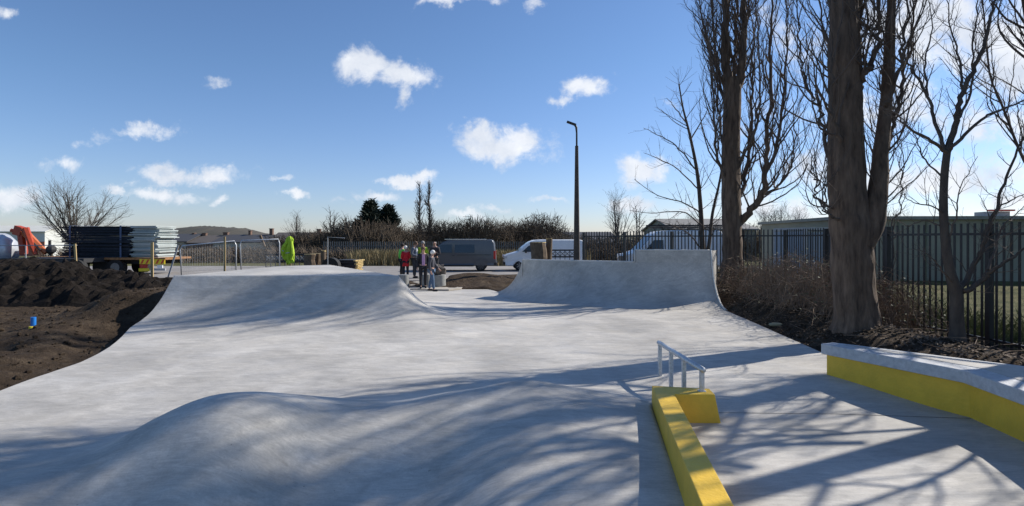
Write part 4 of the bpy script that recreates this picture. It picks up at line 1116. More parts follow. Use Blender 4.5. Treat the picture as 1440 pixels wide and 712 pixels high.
# ================================================================ BUILDINGS
def house(name, label, x0, x1, y0, y1, ze, zr, wall, roof, base=-3.2, chim=(), axis='x', over=.25, cat='house', brick_to=None, wins=()):
    cx, cy = (x0+x1)/2, (y0+y1)/2; t = thing(name, label, cat, (cx, cy, base)); O = (cx, cy, base)
    m = MB()
    if axis == 'x':
        m.add([(x0, y0, base), (x1, y0, base), (x1, y1, base), (x0, y1, base), (x0, y0, ze), (x1, y0, ze), (x1, y1, ze), (x0, y1, ze), (x0, cy, zr-.05), (x1, cy, zr-.05)],
              [(0, 1, 5, 4), (2, 3, 7, 6), (1, 2, 6, 9, 5), (3, 0, 4, 8, 7)])
    else:
        m.add([(x0, y0, base), (x1, y0, base), (x1, y1, base), (x0, y1, base), (x0, y0, ze), (x1, y0, ze), (x1, y1, ze), (x0, y1, ze), (cx, y0, zr-.05), (cx, y1, zr-.05)],
              [(0, 1, 5, 8, 4), (2, 3, 7, 9, 6), (1, 2, 6, 5), (3, 0, 4, 7)])
    m.build('wall', wall, t, O)
    m = MB(); o_ = over; th = .12
    if axis == 'x':
        sl = (zr-ze)/(cy-y0); e = ze-sl*o_
        for s_, ya in ((1, y0-o_), (-1, y1+o_)):
            A = [(x0-o_, ya, e), (x1+o_, ya, e), (x1+o_, cy, zr), (x0-o_, cy, zr)]
            m.add(A+[(x, y, z+th) for x, y, z in A], [(3, 2, 1, 0), (4, 5, 6, 7), (0, 1, 5, 4), (1, 2, 6, 5), (3, 0, 4, 7)])
    else:
        sl = (zr-ze)/(cx-x0); e = ze-sl*o_
        for xa in (x0-o_, x1+o_):
            A = [(xa, y0-o_, e), (xa, y1+o_, e), (cx, y1+o_, zr), (cx, y0-o_, zr)]
            m.add(A+[(x, y, z+th) for x, y, z in A], [(3, 2, 1, 0), (4, 5, 6, 7), (0, 1, 5, 4), (1, 2, 6, 5), (3, 0, 4, 7)])
    rf = m.build('roof', roof, t, O)
    for (x, y, w, h) in chim:
        m = MB(); m.box((x, y, zr+h/2-.5), (w, .6, h+1)); m.box((x, y, zr+h+.03), (w+.12, .72, .1)); c = m.build('chimney', M['brickd'], rf, O)
        m = MB(); m.cyl((x-w*.22, y, zr+h+.05), (x-w*.22, y, zr+h+.35), .1, k=8); m.cyl((x+w*.22, y, zr+h+.05), (x+w*.22, y, zr+h+.35), .1, k=8); 
    if brick_to is not None:
        m = MB(); m.box((cx, y0-.03, (base+brick_to)/2), (x1-x0, .08, brick_to-base)); m.build('brick_plinth', M['brick'], t, O)
    for (x, z, w, h) in wins:
        m = MB(); m.box((x, y0-.03, z), (w+.14, .06, h+.14)); wf = m.build('window', M['vanwhite'], t, O)
        m = MB(); m.box((x, y0-.065, z), (w, .02, h)); m.build('pane', M['glass'], wf, O)
    return t
def X(px, D): return (px-CX)/F*D
def Z(py, D): return CZ-(py-HY)/F*D
D = 80
house('warehouse', 'off white clad warehouse with a brick lower wall behind the crane lorry', X(-190, D), X(63, D), D, D+5.5, Z(326, D), Z(318.5, D+2.7), M['shed'], M['shedroof'], -2, axis='x', cat='building', brick_to=Z(340, D))
D = 95
hl = [(205, 262, 336, 330, 'slate', 'dark slate roofed house behind the tail of the truck', [(238, .8)]), (262, 300, 338, 332, 'tile', 'low brown roofed house at the foot of the wooded hill', [(288, .8), (273, .5)]),
      (300, 378, 337, 331, 'slate', 'long dark roofed house with a red chimney behind the wire fence panels', [(318, 1.0), (352, .5)]), (378, 420, 336, 328, 'tile', 'brown roofed house below the small round bare tree', [(382, .7)]),
      (420, 520, 335, 328, 'tile', 'long brown roofed house left of the conifers', [(449, .7)])]
for (a, b, e, r_, mt, lb, ch) in hl:
    house('house', lb, X(a, D), X(b, D), D, D+9, Z(e+4, D), Z(r_, D+4.5), M['brickd'] if mt == 'tile' else M['render'], M[mt], -3.2, [(X(c, D+4.5), D+4.5, w*.8, .35+.5*((c*7)%5)/5) for c, w in ch], 'x', wins=[(lerp(X(a, D), X(b, D), q), -.2, 1.2, 1.0) for q in (.25, .7)])
house('house', 'small gabled house with a pale verge showing above the stacked timber', X(436, 80), X(462, 80), 80, 88, Z(343, 80), Z(332, 80), M['brickd'], M['tile'], -2.0, axis='y')
D = 72
house('long_building', 'long low dark roofed building behind the white van and lamp post', X(688, D), X(872, D), D, D+16, Z(343, D), Z(327.5, D+8), M['brickd'], M['slate'], -1.2, cat='building', wins=[(X(720+i*22, D), .8, 1.2, .7) for i in range(6)])
D = 52
house('grey_roofed_building', 'low building with a pitched grey roof behind the high roof van', X(948, D), X(1062, D), D, D+12, Z(323, D), Z(309.5, D+6), M['wallgreen'], mat('weathered_grey_roof', (.22, .21, .19), .8, scale=3), 0, cat='building')
# long clad unit at right
t = thing('industrial_unit', 'long low olive grey clad unit with a flat roof beyond the right railings', 'building', (22, 27, 0), R(-4)); 
m = MB(); m.box((7, 5, 1.6), (26, 10, 3.2)); m.build('wall', M['wallgreen'], t)
m = MB(); m.box((7, 5, 3.28), (26.4, 10.4, .16)); m.build('roof', mat('flat_roof_trim', (.24, .24, .2), .7), t)
m = MB(); [m.box((-5.8+k*1.3, -.03, 1.6), (.06, .06, 3.18)) for k in range(20)]; m.build('cladding_rib', mat('cladding_joint', (.17, .18, .13), .8), t)
m = MB(); m.box((2.6, 2, 3.5), (1.0, 1.0, .3)); vu = m.build('vent_unit', M['galvdull'], t)
m = MB(); m.box((2.6, 1.4, 3.7), (1.2, .2, .08)); m.build('red_hood', M['chevr'], vu)
# container
def container(name, label, loc, rz, L=6.0):
    t = thing(name, label, 'container', loc, rz)
    m = MB(); n = int(L/.14)
    for f, yy in ((1, 0), (-1, 2.4)):
        for k in range(n):
            x = k*L/n; dpt = .05 if k % 2 else 0
            m.box((x+L/n/2, yy+f*(.03+dpt), 1.25), (L/n*.98, .06, 2.2))
    m.box((.03, 1.2, 1.25), (.05, 2.3, 2.3)); m.box((L-.03, 1.2, 1.25), (.05, 2.3, 2.3)); m.build('wall', M['container'], t)
    m = MB(); m.box((L/2, 1.2, 2.5), (L, 2.4, .12)); m.box((L/2, 1.2, .1), (L, 2.4, .16))
    for x in (.06, L-.06):
        for yy in (.05, 2.35): m.box((x, yy, 1.3), (.13, .13, 2.4))
    m.build('frame', M['galvdull'], t)
container('shipping_container', 'pale blue grey corrugated container behind the railings left of the massive poplar', (12.6, 24.0, .2), R(6), 3.2)

# hills
def ridge(name, prof, D, m, depth=120, base=-4):
    vs = []; fs = []; n = 120; x0, x1 = prof[0][0], prof[-1][0]
    for j, (dd, k) in enumerate([(0, 0), (depth*.25, .62), (depth*.45, .9), (depth*.6, 1), (depth, .6)]):
        for i in range(n+1):
            px = lerp(x0, x1, i/n); h = hsn(prof, px); y = D+dd; 
            z = lerp(base, Z(h, D+depth*.6)+1.4*noise.noise(Vector((px*.08, dd, 0)))+.9*noise.noise(Vector((px*.3, dd, 2))), k)
            vs.append((X(px, D+depth*.6), y, z))
    for j in range(4):
        for i in range(n): fs.append((j*(n+1)+i, j*(n+1)+i+1, (j+1)*(n+1)+i+1, (j+1)*(n+1)+i))
    return tag(raw(name, vs, fs, m, None, True), kind='structure')
ridge('hill', [(200, 332), (240, 328), (254, 322), (275, 318.5), (310, 319), (345, 322), (368, 327), (400, 333)], 420, M['hill'])
ridge('far_hills', [(-500, 331), (0, 329), (140, 330), (230, 328), (300, 330), (500, 331), (700, 331), (860, 331), (1000, 327), (1080, 322), (1130, 319), (1250, 316), (1500, 315), (2200, 325)], 620, M['field'], 200)
# tree-line bushes: middle distance strip of scrub on right
def treeline(n, reg, h, label, seed):
    rnd = random.Random(seed); mb = MB()
    for i in range(n):
        x, y = reg(rnd); z = Hs(x, y, False); hh = h*rnd.uniform(.5, 1.1); p = Vector((x, y, z))
        a = p+Vector((rnd.gauss(0, .3), 0, hh*.5)); b = a+Vector((rnd.gauss(0, .4), 0, hh*.5)); mb.tube([p, a, b], [.05, .04, .02], 3, False)
        for q in range(4):
            c = a.lerp(b, rnd.uniform(-.3, .9)); mb.tube([c, c+Vector((rnd.gauss(0, .5), rnd.gauss(0, .3), rnd.uniform(.1, .7)))], [.025, .012], 3, False)
    return tag(mb.build('scrub_belt', M['scrub']), label, 'scrub', kind='stuff')
treeline(900, lambda r: (r.uniform(14, 34), r.uniform(50, 56)), 3.2, 'belt of bare scrub in the distance between the two big poplars', 4)
treeline(1300, lambda r: (r.uniform(-40, -14), r.uniform(47, 54)), 1.0, 'low bare scrub beyond the road behind the wire fence panels', 5)
treeline(500, lambda r: (r.uniform(3, 14), r.uniform(44, 50)), 2.2, 'low bare scrub behind the railings right of the lamp post', 6)
# far palisade fence behind dry grass
pf = thing('palisade_fence', 'pale grey palisade fence in the distance between the timber stack and the grey van', 'fence', (-8, 49, 0))
m = MB(); [m.box((-8.5+k*.19, 0, 1.0), (.08, .02, 2.0)) for k in range(100)]; m.box((1, .03, .5), (19, .04, .05)); m.box((1, .03, 1.6), (19, .04, .05)); m.build('pales', mat('weathered_grey_pales', (.15, .15, .145), .8), pf)

# ================================================================ SITE THINGS
def stake(px, top, bot, D, label, m='wood', w=.075, lean=0, lean_y=0):
    b = W(px, bot, D); tp = W(px, top, D); zb = min(b.z, Hs(b.x, D, False)); h = tp.z-zb+.1
    mb = MB(); mb.box((0, 0, h/2), (w, w, h)); o = mb.build('timber_stake' if m == 'wood' else 'post', M[m]); o.location = (b.x, D, zb-.1); o.rotation_euler = (lean_y, lean, .3)
    return tag(o, label, 'post')
stake(109, 343, 378, 24.5, 'pale timber stake standing behind the soil heap in front of the dark panels', lean=-.05)
stake(214, 341, 395, 22.5, 'pale timber stake in front of the chevroned truck tail', w=.09)
stake(316, 333, 385, 22.8, 'pale timber stake in front of the left wire fence panel', w=.07)
stake(232, 343, 390, 25, 'grey leaning pipe between the truck tail and the wire fence panel', 'galvdull', .06, .27)
# tree-guard posts / leaning boards behind the panels
def board_thing(name, label, pts, D, w, m):
    A = [W(px, py, D) for px, py in pts]; mb = MB()
    for a, b in zip(A, A[1:]): mb.tube([a, b], w, 4)
    return tag(mb.build(name, m, None, A[0]), label, 'board')
board_thing('leaning_board', 'pale narrow board leaning behind the wire fence panels near the hi-vis jacket', [(366, 331), (372, 347)], 29, .07, M['oldwood'])
# wire fence panels
def heras(px0, t0, px1, t1, D0, D1, label):
    a = W(px0, t0, D0); b = W(px1, t1, D1); t = thing('temporary_fence', label, 'fence panel', (a.x, a.y, .15), 0, 'temporary wire fence panels'); O = Vector((a.x, a.y, .15))
    g0 = Vector((a.x, a.y, .22)); g1 = Vector((b.x, b.y, .22)); r = .028
    m = MB()
    ca = lambda f, z: a.lerp(b, f)+Vector((0, 0, z))
    m.tube([g0+Vector((.06, 0, 0)), a.lerp(g0, .1)+(b-a)*-.005, ca(.03, 0), ca(.97, 0), b.lerp(g1, .1), g1-Vector((.0, 0, 0))], r, 8); m.tube([g0.lerp(g1, .0)+Vector((0, 0, .1)), g1+Vector((0, 0, .1))], r*.8, 6)
    m.build('frame', M['galv'], t, O, True)
    m = MB(); n = 34
    for k in range(1, n): m.tube([g0.lerp(g1, k/n)+Vector((0, 0, .1)), a.lerp(b, k/n)], .0045, 3, False)
    for k in range(1, 9): m.tube([g0.lerp(a, k/9), g1.lerp(b, k/9)], .0045, 3, False)
    m.build('mesh', M['galvdull'], t, O)
    for g in (g0, g1):
        m = MB(); m.box(g+Vector((0, 0, -.02)), (.6, .22, .12)); m.build('foot', M['rubber'], t, O)
heras(254, 346, 332, 339, 25.0, 26.2, 'left leaning galvanised wire fence panel with rounded corners beside the truck tail')
heras(338, 338.5, 393, 336.5, 27.0, 28.0, 'right galvanised wire fence panel with rounded corners next to the hi-vis jacket')
# wire along heap
wf = MB(); wf.tube([W(-60, 344, 25.5), W(0, 345.5, 25.5), W(108, 345, 25)], .02, 5); 
for px in (-40, 36): a = W(px, 345, 25.5); wf.tube([(a.x, a.y, .2), a], .03, 5)
tag(wf.build('wire_fence', M['galvdull'], None, W(50, 345, 25.5)), 'thin rail on posts running above the soil heap in front of the orange crane', 'fence')
# hi-vis jacket on a stake
st = stake(408, 350, 380, 24.5, 'timber stake with the hi-vis jacket hung on its top')
jb = W(407.5, 333, 24.5); jk = thing('hi_vis_jacket', 'bright yellow hi-vis jacket hung over a timber stake behind the deck of the tall bank', 'jacket', (jb.x, jb.y-.03, jb.z))
m = MB(); vs = []; fs = []; prof = [(.02, .04, 0), (-.03, .1, .0), (-.12, .15, .01), (-.32, .17, -.03), (-.5, .21, -.06), (-.7, .23, -.06), (-.88, .23, -.05), (-1.0, .22, -.02), (-1.1, .2, .02)]
for i, (z, w, o_) in enumerate(prof):
    for j in range(28):
        a = 2*math.pi*j/28; rr = 1+.2*math.sin(a*5+i*.45)+.12*math.sin(a*9-i*.8)
        zz = z+(.1*math.sin(a*2+.6)+.05*math.sin(a*5) if i > 5 else 0)
        vs.append((o_+math.cos(a)*w*rr, math.sin(a)*w*.55*rr, zz))
for i in range(len(prof)-1):
    for j in range(28): fs.append((i*28+j, i*28+(j+1) % 28, (i+1)*28+(j+1) % 28, (i+1)*28+j))
m.add(vs, fs); m.build('fabric', M['hiviz'], jk)
m = MB(); m.tube([(-.08, -.06, -.2), (-.2, -.14, -.42), (-.27, -.13, -.62), (-.25, -.1, -.84)], [.05, .075, .07, .05], 7); m.tube([(.1, -.04, -.2), (.15, -.1, -.5), (.17, -.1, -.75), (.1, -.09, -1.0)], [.05, .06, .07, .045], 7); m.build('sleeves', M['hiviz'], jk)
m = MB(); m.tube([(-.3, -.16, -.6), (-.18, -.2, -.62)], .022, 6); m.tube([(-.1, -.15, -.72), (.06, -.16, -.7)], .022, 6); m.build('reflective_band', M['reflect'], jk)
# low lattice screens, log row
def lattice(px0, px1, D, ytop, ybot, n, label):
    x0, x1 = X(px0, D), X(px1, D); z0 = .1; z1 = Z(ytop, D); t = thing('lattice_screen', label, 'fence panel', (x0, D, z0)); L = x1-x0; h = z1-z0
    m = MB(); m.box((L/2, 0, h-.04), (L, .05, .08)); m.box((L/2, 0, h-.14-L/n), (L, .05, .08)); m.box((L/2, .02, h*.25), (L, .04, h*.5))
    c = L/n
    for k in range(n+1): m.box((k*c, -.004, h/2), (.03, .06, h))
    m.build('frame', M['chassis'], t)
    m = MB()
    for k in range(n):
        cx = (k+.5)*c; zz = h-.1-c/2; ln = 1.2*c
        m.box((cx, .0, zz), (ln, .03, .05), 0, 0, R(45)); m.box((cx, .0, zz), (ln, .034, .046), 0, 0, -R(45))
    m.build('cross_bars', M['stool'], t)
lattice(374, 428, 29.5, 357, 375, 8, 'dark low lattice screen behind the deck, left and right of the hi-vis jacket')
lattice(774, 808, 30.8, 351, 366, 5, 'dark low lattice screen behind the quarter ramp, left of the lamp post')
# logs
def log_(px, top, D, w, label, hay=False, jit=1):
    b = W(px, 0, D); h = Z(top, D)-.1; rnd = random.Random(int(px)); mb = MB()
    pts = [(rnd.gauss(0, .02), 0, h*i/5) for i in range(6)]
    vs = []; k = 12
    t = thing('tree_stump', label, 'stump', (b.x, D, .1))
    for i, p_ in enumerate(pts):
        for j in range(k):
            a = 2*math.pi*j/k; r = w*(1+.13*noise.noise(Vector((math.cos(a)*2, math.sin(a)*2, i*.5+px)))); vs.append((p_[0]+r*math.cos(a), r*math.sin(a), p_[2]))
    fs = [(i*k+j, i*k+(j+1) % k, (i+1)*k+(j+1) % k, (i+1)*k+j) for i in range(5) for j in range(k)]
    mb.add(vs, fs); mb.build('bark', M['oldwood'], t)
    m = MB(); m.prism([(w*.96*math.cos(2*math.pi*j/k), w*.96*math.sin(2*math.pi*j/k)) for j in range(k)], h-.03, h+.015); m.build('cut_top', M['drygrass'] if hay else M['endgrain'], t)
    return t
log_(436, 358, 28.0, .3, 'straw topped upright log behind the deck, left one of the two thick logs', True)
log_(446, 357, 28.6, .34, 'straw topped upright log behind the deck, right one of the two thick logs', True)
log_(455, 353, 28.2, .13, 'thin tall upright log next to the straw topped logs')
log_(757, 341, 29.2, .42, 'thick brown tree stump with a pale cut top behind the quarter ramp')
log_(772, 336, 29.6, .17, 'thin tall stump standing to the right of the thick brown stump')
bl = MB(); bl.blob((0, 0, .14), .27, 10, 6, .3, (1.5, 1, .6)); o = bl.build('log_offcut', M['endgrain'], None, None, True); b = W(447, 0, 27.3); o.location = (b.x, 27.3, .75); tag(o, 'pale cut log piece leaning at the foot of the straw topped logs', 'log'); o.location.z = .2; o.scale = (1, 1, 1.8)
# dark round thing with orange plastic
b = W(466, 0, 28); t = thing('cable_drum', 'black round drum with an orange red base behind the deck beside the timber stack', 'drum', (b.x, 28, .15))
m = MB(); m.cyl((0, -.22, .75), (0, .22, .75), .42, k=20); m.build('drum', M['rubber'], t); m = MB(); m.box((.05, 0, .2), (.95, .5, .4)); m.build('base', M['redbrick2'], t, bevel=.05)
b = W(461, 0, 26.5); t = thing('post', 'thin grey steel frame beside the black drum', 'frame', (b.x, 26.5, .1)); m = MB(); m.tube([(0, 0, 0), (0, 0, 2.25), (.8, 0, 2.2)], .022, 6); m.build('tube', M['galvdull'], t)
# stacked timber planks
b = W(493, 0, 29); pg = 'timber planks stacked beside the road'
proto = MB(); proto.box((0, 0, 0), (1.0, 1.2, .07)); po = proto.build('timber_plank', M['chassis'])
pe = MB(); [pe.box((.56, -.55+k*.22, 0), (.12, .14, .062)) for k in range(6)]; pe.build('sawn_end', M['endgrain'], po)
rnd = random.Random(2)
for k in range(11):
    o = po if k == 0 else copy_tree(po)
    o.location = (b.x-.1+rnd.gauss(0, .03), 29+rnd.gauss(0, .03), .3+.085*k); o.rotation_euler = (0, 0, .05+rnd.gauss(0, .04))
    tag(o, 'dark timber layer with pale sawn ends in the stack beside the road', 'timber', pg)
# blue pipe
b = W(47, 0, 13.6); g = Hs(b.x, 13.6); m = MB(); m.tube([(0, 0, -.1), (0, 0, .2)], .055, 12); o = m.build('blue_pipe', M['bluepipe'], None); o.location = (b.x, 13.6, g); tag(o, 'short bright blue pipe end sticking out of the bare soil at the left', 'pipe')
b = W(44, 0, 13.4); m = MB(); m.cyl((0, 0, -.02), (0, 0, .05), .05, k=10); o = m.build('yellow_cap', M['ycap'], None); o.location = (b.x, 13.4, Hs(b.x, 13.4)); tag(o, 'small yellow cap lying on soil beside the blue pipe', 'cap')
# stone by the soil edge
b = W(1092, 0, 13.9); m = MB(); m.blob((0, 0, .02), .14, 10, 6, .3, (1.5, .8, .35)); o = m.build('flat_stone', mat('pale_stone', (.36, .32, .2), .9), None, None, True); o.location = (b.x, 13.9, Hs(b.x, 13.9)); tag(o, 'flat pale stone lying on the soil near the slab edge left of the massive poplar', 'stone')
# stools
for px, D, lb, sz in ((567.5, 24.6, 'concrete stool half hidden at the end of the tall bank', .24), (599, 24.8, 'concrete stool behind the legs of the front couple', .24), (617.5, 24.4, 'wide concrete stool carrying the brown stone, at the edge of the mound', .29)):
    b = W(px, 0, D); t = thing('concrete_stool', lb, 'stool', (b.x, D, .19), 0, 'round concrete stools')
    m = MB(); m.cyl((0, 0, 0), (0, 0, .5), sz, k=28); m.build('seat_block', M['stool'], t, bevel=.012)
b = W(617, 0, 24.4); t = thing('stone_lump', 'mottled brown grey rough stone resting on the right concrete stool', 'stone', (b.x, 24.4, .69))
m = MB(); m.blob((0, 0, .2), .27, 14, 10, .7, (1.05, .8, .85)); m.build('rock', M['stone'], t)

# ================================================================ PEOPLE
def skin_mesh(name, V, E, rad, mt, parent, sub=2, root=0):
    me = bpy.data.meshes.new(name); me.from_pydata(V, E, []); ob = bpy.data.objects.new(name+'_tmp', me); col.objects.link(ob)
    ob.modifiers.new('s', 'SKIN'); md = ob.modifiers.new('b', 'SUBSURF'); md.levels = sub; md.render_levels = sub
    for i, r_ in enumerate(rad):
        r2 = r_ if isinstance(r_, tuple) else (r_, r_)
        me.skin_vertices[0].data[i].radius = r2; me.skin_vertices[0].data[i].use_root = (i == root)
    ob.modifiers['s'].use_smooth_shade = True
    dg = bpy.context.evaluated_depsgraph_get(); dg.update(); m2 = bpy.data.meshes.new_from_object(ob.evaluated_get(dg))
    bpy.data.objects.remove(ob, do_unlink=True); bpy.data.meshes.remove(me)
    m2.name = name; m2.materials.clear(); m2.materials.append(mt); m2.shade_smooth()
    o = bpy.data.objects.new(name, m2); col.objects.link(o); o.parent = parent; return o
def person(label, px, D, z, yaw, H, coat, trs, hairc=None, arms='down', stride=.0, long_coat=False, bulk=1.0, shirt=None, vest=None, lookdown=.0, shoe=(.02, .02, .022), bald=False):
    b = W(px, 0, D); t = thing('person', label, 'person', (b.x, D, z), yaw); s = H/1.75
    V = []; E = []; Rr = []
    def v(x, y, z_, r, par=None):
        V.append((x*s, y*s, z_*s)); Rr.append(r*s if not isinstance(r, tuple) else (r[0]*s, r[1]*s)); 
        if par is not None: E.append((par, len(V)-1))
        return len(V)-1
    # facing +Y
    pel = v(0, 0, .95, (.14, .1)); wst = v(0, .01, 1.1, (.125, .09), pel); cht = v(0, .0, 1.3, (.15, .1), wst); up_ = v(0, -.01, 1.42, (.12, .08), cht); nk = v(0, .01, 1.5, .052, up_)
    ld_ = lookdown
    hb = v(0, .03+ld_*.3, 1.56, .06, nk); hm = v(0, .04+ld_, 1.645-ld_*.3, (.075, .09), hb); ht = v(0, .03+ld_*1.3, 1.71-ld_*.5, (.06, .07), hm)
    nose = v(0, .14+ld_, 1.635-ld_*.6, .014, hm)
    J = {}
    for sg in (1, -1):
        st_ = stride*sg
        hp_ = v(.1*sg, 0, .88, .088, pel); kn = v(.105*sg, st_*.5+.02, .5, .058, hp_); cf_ = v(.105*sg, st_*.7-.01, .33, .052, kn); an = v(.105*sg, st_, .09, .036, cf_); to = v(.12*sg, st_+.13, .035, .03, an)
        sh = v(.17*sg, 0, 1.41, .058, up_)
        am = arms if isinstance(arms, str) else arms[0 if sg > 0 else 1]
        if am == 'down': el, wr_, hd = (.235*sg, -.03, 1.12), (.24*sg, .04, .87), (.235*sg, .07, .79)
        elif am == 'front': el, wr_, hd = (.23*sg, -.02, 1.13), (.1*sg, .2, 1.06), (.04*sg, .25, 1.07)
        elif am == 'swing': el, wr_, hd = (.24*sg, .06, 1.13), (.22*sg, .24, .96), (.21*sg, .3, .9)
        elif am == 'pocket': el, wr_, hd = (.29*sg, -.08, 1.13), (.19*sg, .03, .94), (.15*sg, .07, .89)
        elif am == 'fold': el, wr_, hd = (.24*sg, .02, 1.12), (.02*sg, .19, 1.18), (-.1*sg, .2, 1.2)
        e_ = v(*el, .042, sh); w_ = v(*wr_, .028, e_); h_ = v(*hd, (.03, .024), w_)
        dv = (Vector(hd)-Vector(wr_)).normalized(); sd = dv.cross(Vector((1, 0, 0))).normalized() if abs(dv.x) < .9 else dv.cross(Vector((0, 0, 1))).normalized()
        for q in range(4):
            off = sd*(-.027+.018*q); L_ = (.06, .072, .068, .052)[q]; p1 = Vector(hd)+off+dv*.035; p2 = p1+dv*L_*.6+Vector((-.012*sg, 0, 0))
            f1_ = v(*p1, .009, h_); v(*p2, .0075, f1_)
        th_ = v(*(Vector(wr_)+dv*.045+sd*.035), .01, h_); v(*(Vector(wr_)+dv*.085+sd*.055), .009, th_)
        J[sg] = (sh, e_, w_, hp_, kn, cf_, an, to)
    skin_mesh('body', V, E, Rr, M['skin'], t, 1)
    # coat
    def garment(name, idx, par, g, mt, rr=None):
        mp = {k: i for i, k in enumerate(idx)}; vv_ = [V[k] for k in idx]; ee = [(mp[a], mp[b_]) for a, b_ in par]
        r_ = [(tuple(q+g*s for q in Rr[k]) if isinstance(Rr[k], tuple) else (Rr[k]+g*s)) for k in idx]
        if rr:
            for k, val in rr.items(): r_[mp[k]] = tuple(q*s for q in val) if isinstance(val, tuple) else val*s
        return skin_mesh(name, vv_, ee, r_, mt, t, 1)
    a, c_ = J[1], J[-1]
    g = .022*bulk
    rr = {pel: (.165*bulk, .125*bulk), wst: (.155*bulk, .12*bulk), cht: (.172*bulk, .125*bulk)}
    extra = []; ee = []
    garment('jacket' if not vest else 'jacket', [pel, wst, cht, up_, a[0], a[1], a[2], c_[0], c_[1], c_[2]], [(pel, wst), (wst, cht), (cht, up_), (up_, a[0]), (a[0], a[1]), (a[1], a[2]), (up_, c_[0]), (c_[0], c_[1]), (c_[1], c_[2])], g, coat, rr)
    if long_coat:
        m = MB(); m.tube([(0, 0, 1.05*s), (0, 0, .82*s), (0, 0, .66*s)], [.17*s, .185*s, .19*s], 14); o = m.build('coat_skirt', coat, t, smooth=True); o.scale = (1, .75, 1)
    if vest:
        garment('vest', [pel, wst, cht, up_], [(pel, wst), (wst, cht), (cht, up_)], .05*bulk, vest, {pel: (.178*bulk, .14*bulk), wst: (.172*bulk, .138*bulk), cht: (.188*bulk, .142*bulk), up_: (.15, .1)})
    if shirt:
        m = MB(); m.box((0, .118*s*bulk, 1.2*s), (.12*s, .05*s, .46*s)); m.build('shirt_front', shirt, t, bevel=.012)
    garment('trousers', [pel, a[3], a[4], a[5], a[6], c_[3], c_[4], c_[5], c_[6]], [(pel, a[3]), (a[3], a[4]), (a[4], a[5]), (a[5], a[6]), (pel, c_[3]), (c_[3], c_[4]), (c_[4], c_[5]), (c_[5], c_[6])], .02, trs, {pel: (.15, .11)})
    sm = cloth('shoe_%02d' % int(shoe[0]*100), shoe)
    for sg in (1, -1):
        k = J[sg][6]; x, y_, _ = V[k]; m = MB(); m.blob((x*1.05, y_+.05*s, .05*s), .1*s, 12, 8, 0, (.5, 1.45, .5)); m.build('shoe', sm, t, smooth=True)
    hx, hy, hz = V[hm]
    if hairc is not None:
        m = MB(); 
        if bald: m.blob((0, hy-.035*s, hz+.0*s), .098*s, 14, 8, 0, (.86, .82, .6))
        else: m.blob((0, hy-.022*s, hz+.03*s), .112*s, 14, 8, .1, (.88, .98, .9))
        m.build('hair', hairc, t, smooth=True)
    m = MB(); 
    for sg in (1, -1): m.blob((.03*s*sg, hy+.083*s, hz+.012*s), .011*s, 6, 4)
    m.build('eyes', cloth('dark_iris', (.03, .02, .02)), t)
    m = MB()
    for sg in (1, -1): m.blob((.078*s*sg, hy-.0*s, hz), .026*s, 8, 5, 0, (.35, .7, 1.1))
    m.build('ears', M['skin'], t, smooth=True)
    m = MB(); m.box((0, hy+.087*s, hz-.045*s), (.045*s, .012*s, .01*s)); m.build('mouth', cloth('lip', (.35, .12, .1)), t)
    return t
blk = cloth('black', (.02, .02, .024)); navy = cloth('navy', (.03, .04, .08)); white_h = cloth('white_hair', (.72, .7, .66)); grey_h = cloth('grey_hair', (.3, .28, .26)); dark_h = cloth('dark_hair', (.04, .03, .025)); brown_h = cloth('brown_hair', (.12, .07, .045))
person('white haired person in a dark floral jacket and blue jeans walking on the pad edge', 607, 22.9, .12, R(-100), 1.68, cloth('dark_floral', (.06, .06, .075)), cloth('blue_denim', (.07, .12, .2)), white_h, ('down', 'swing'), .14, lookdown=.03)
person('person in an open black coat over a lilac top, beside the white haired person', 595, 23.5, .19, R(-165), 1.74, blk, blk, brown_h, 'down', .1, shirt=cloth('lilac', (.5, .3, .5)), bulk=1.08)
person('person in a bright red coat seen from behind at the left of the group', 570.5, 28.6, .235, R(25), 1.66, cloth('red', (.6, .02, .03)), blk, white_h, 'front', 0, True, 1.1)
person('dark haired person in a green hi-vis jacket behind the red coat', 565.5, 29.4, .235, R(-50), 1.78, M['hivizg'], blk, dark_h, 'down', 0)
person('person in a grey blue hoodie over a white shirt, right of the red coat', 583, 28.8, .235, R(-110), 1.9, cloth('grey_blue', (.12, .14, .18)), cloth('charcoal', (.04, .04, .045)), brown_h, ('front', 'front'), .05, shirt=cloth('white_shirt', (.6, .6, .62)), lookdown=.03)
person('person in a yellow hi-vis vest and black top in the middle of the group', 594.5, 29.0, .235, R(-175), 1.9, M['hiviz'], blk, grey_h, 'down', 0, shirt=blk, bulk=1.15, vest=None)
person('balding person in a dark jumper standing in front of the grey van door', 611.5, 29.2, .235, R(170), 1.92, cloth('charcoal_jumper', (.045, .04, .045)), cloth('dark_trousers', (.05, .05, .055)), grey_h, 'fold', 0, bald=True, bulk=1.12)

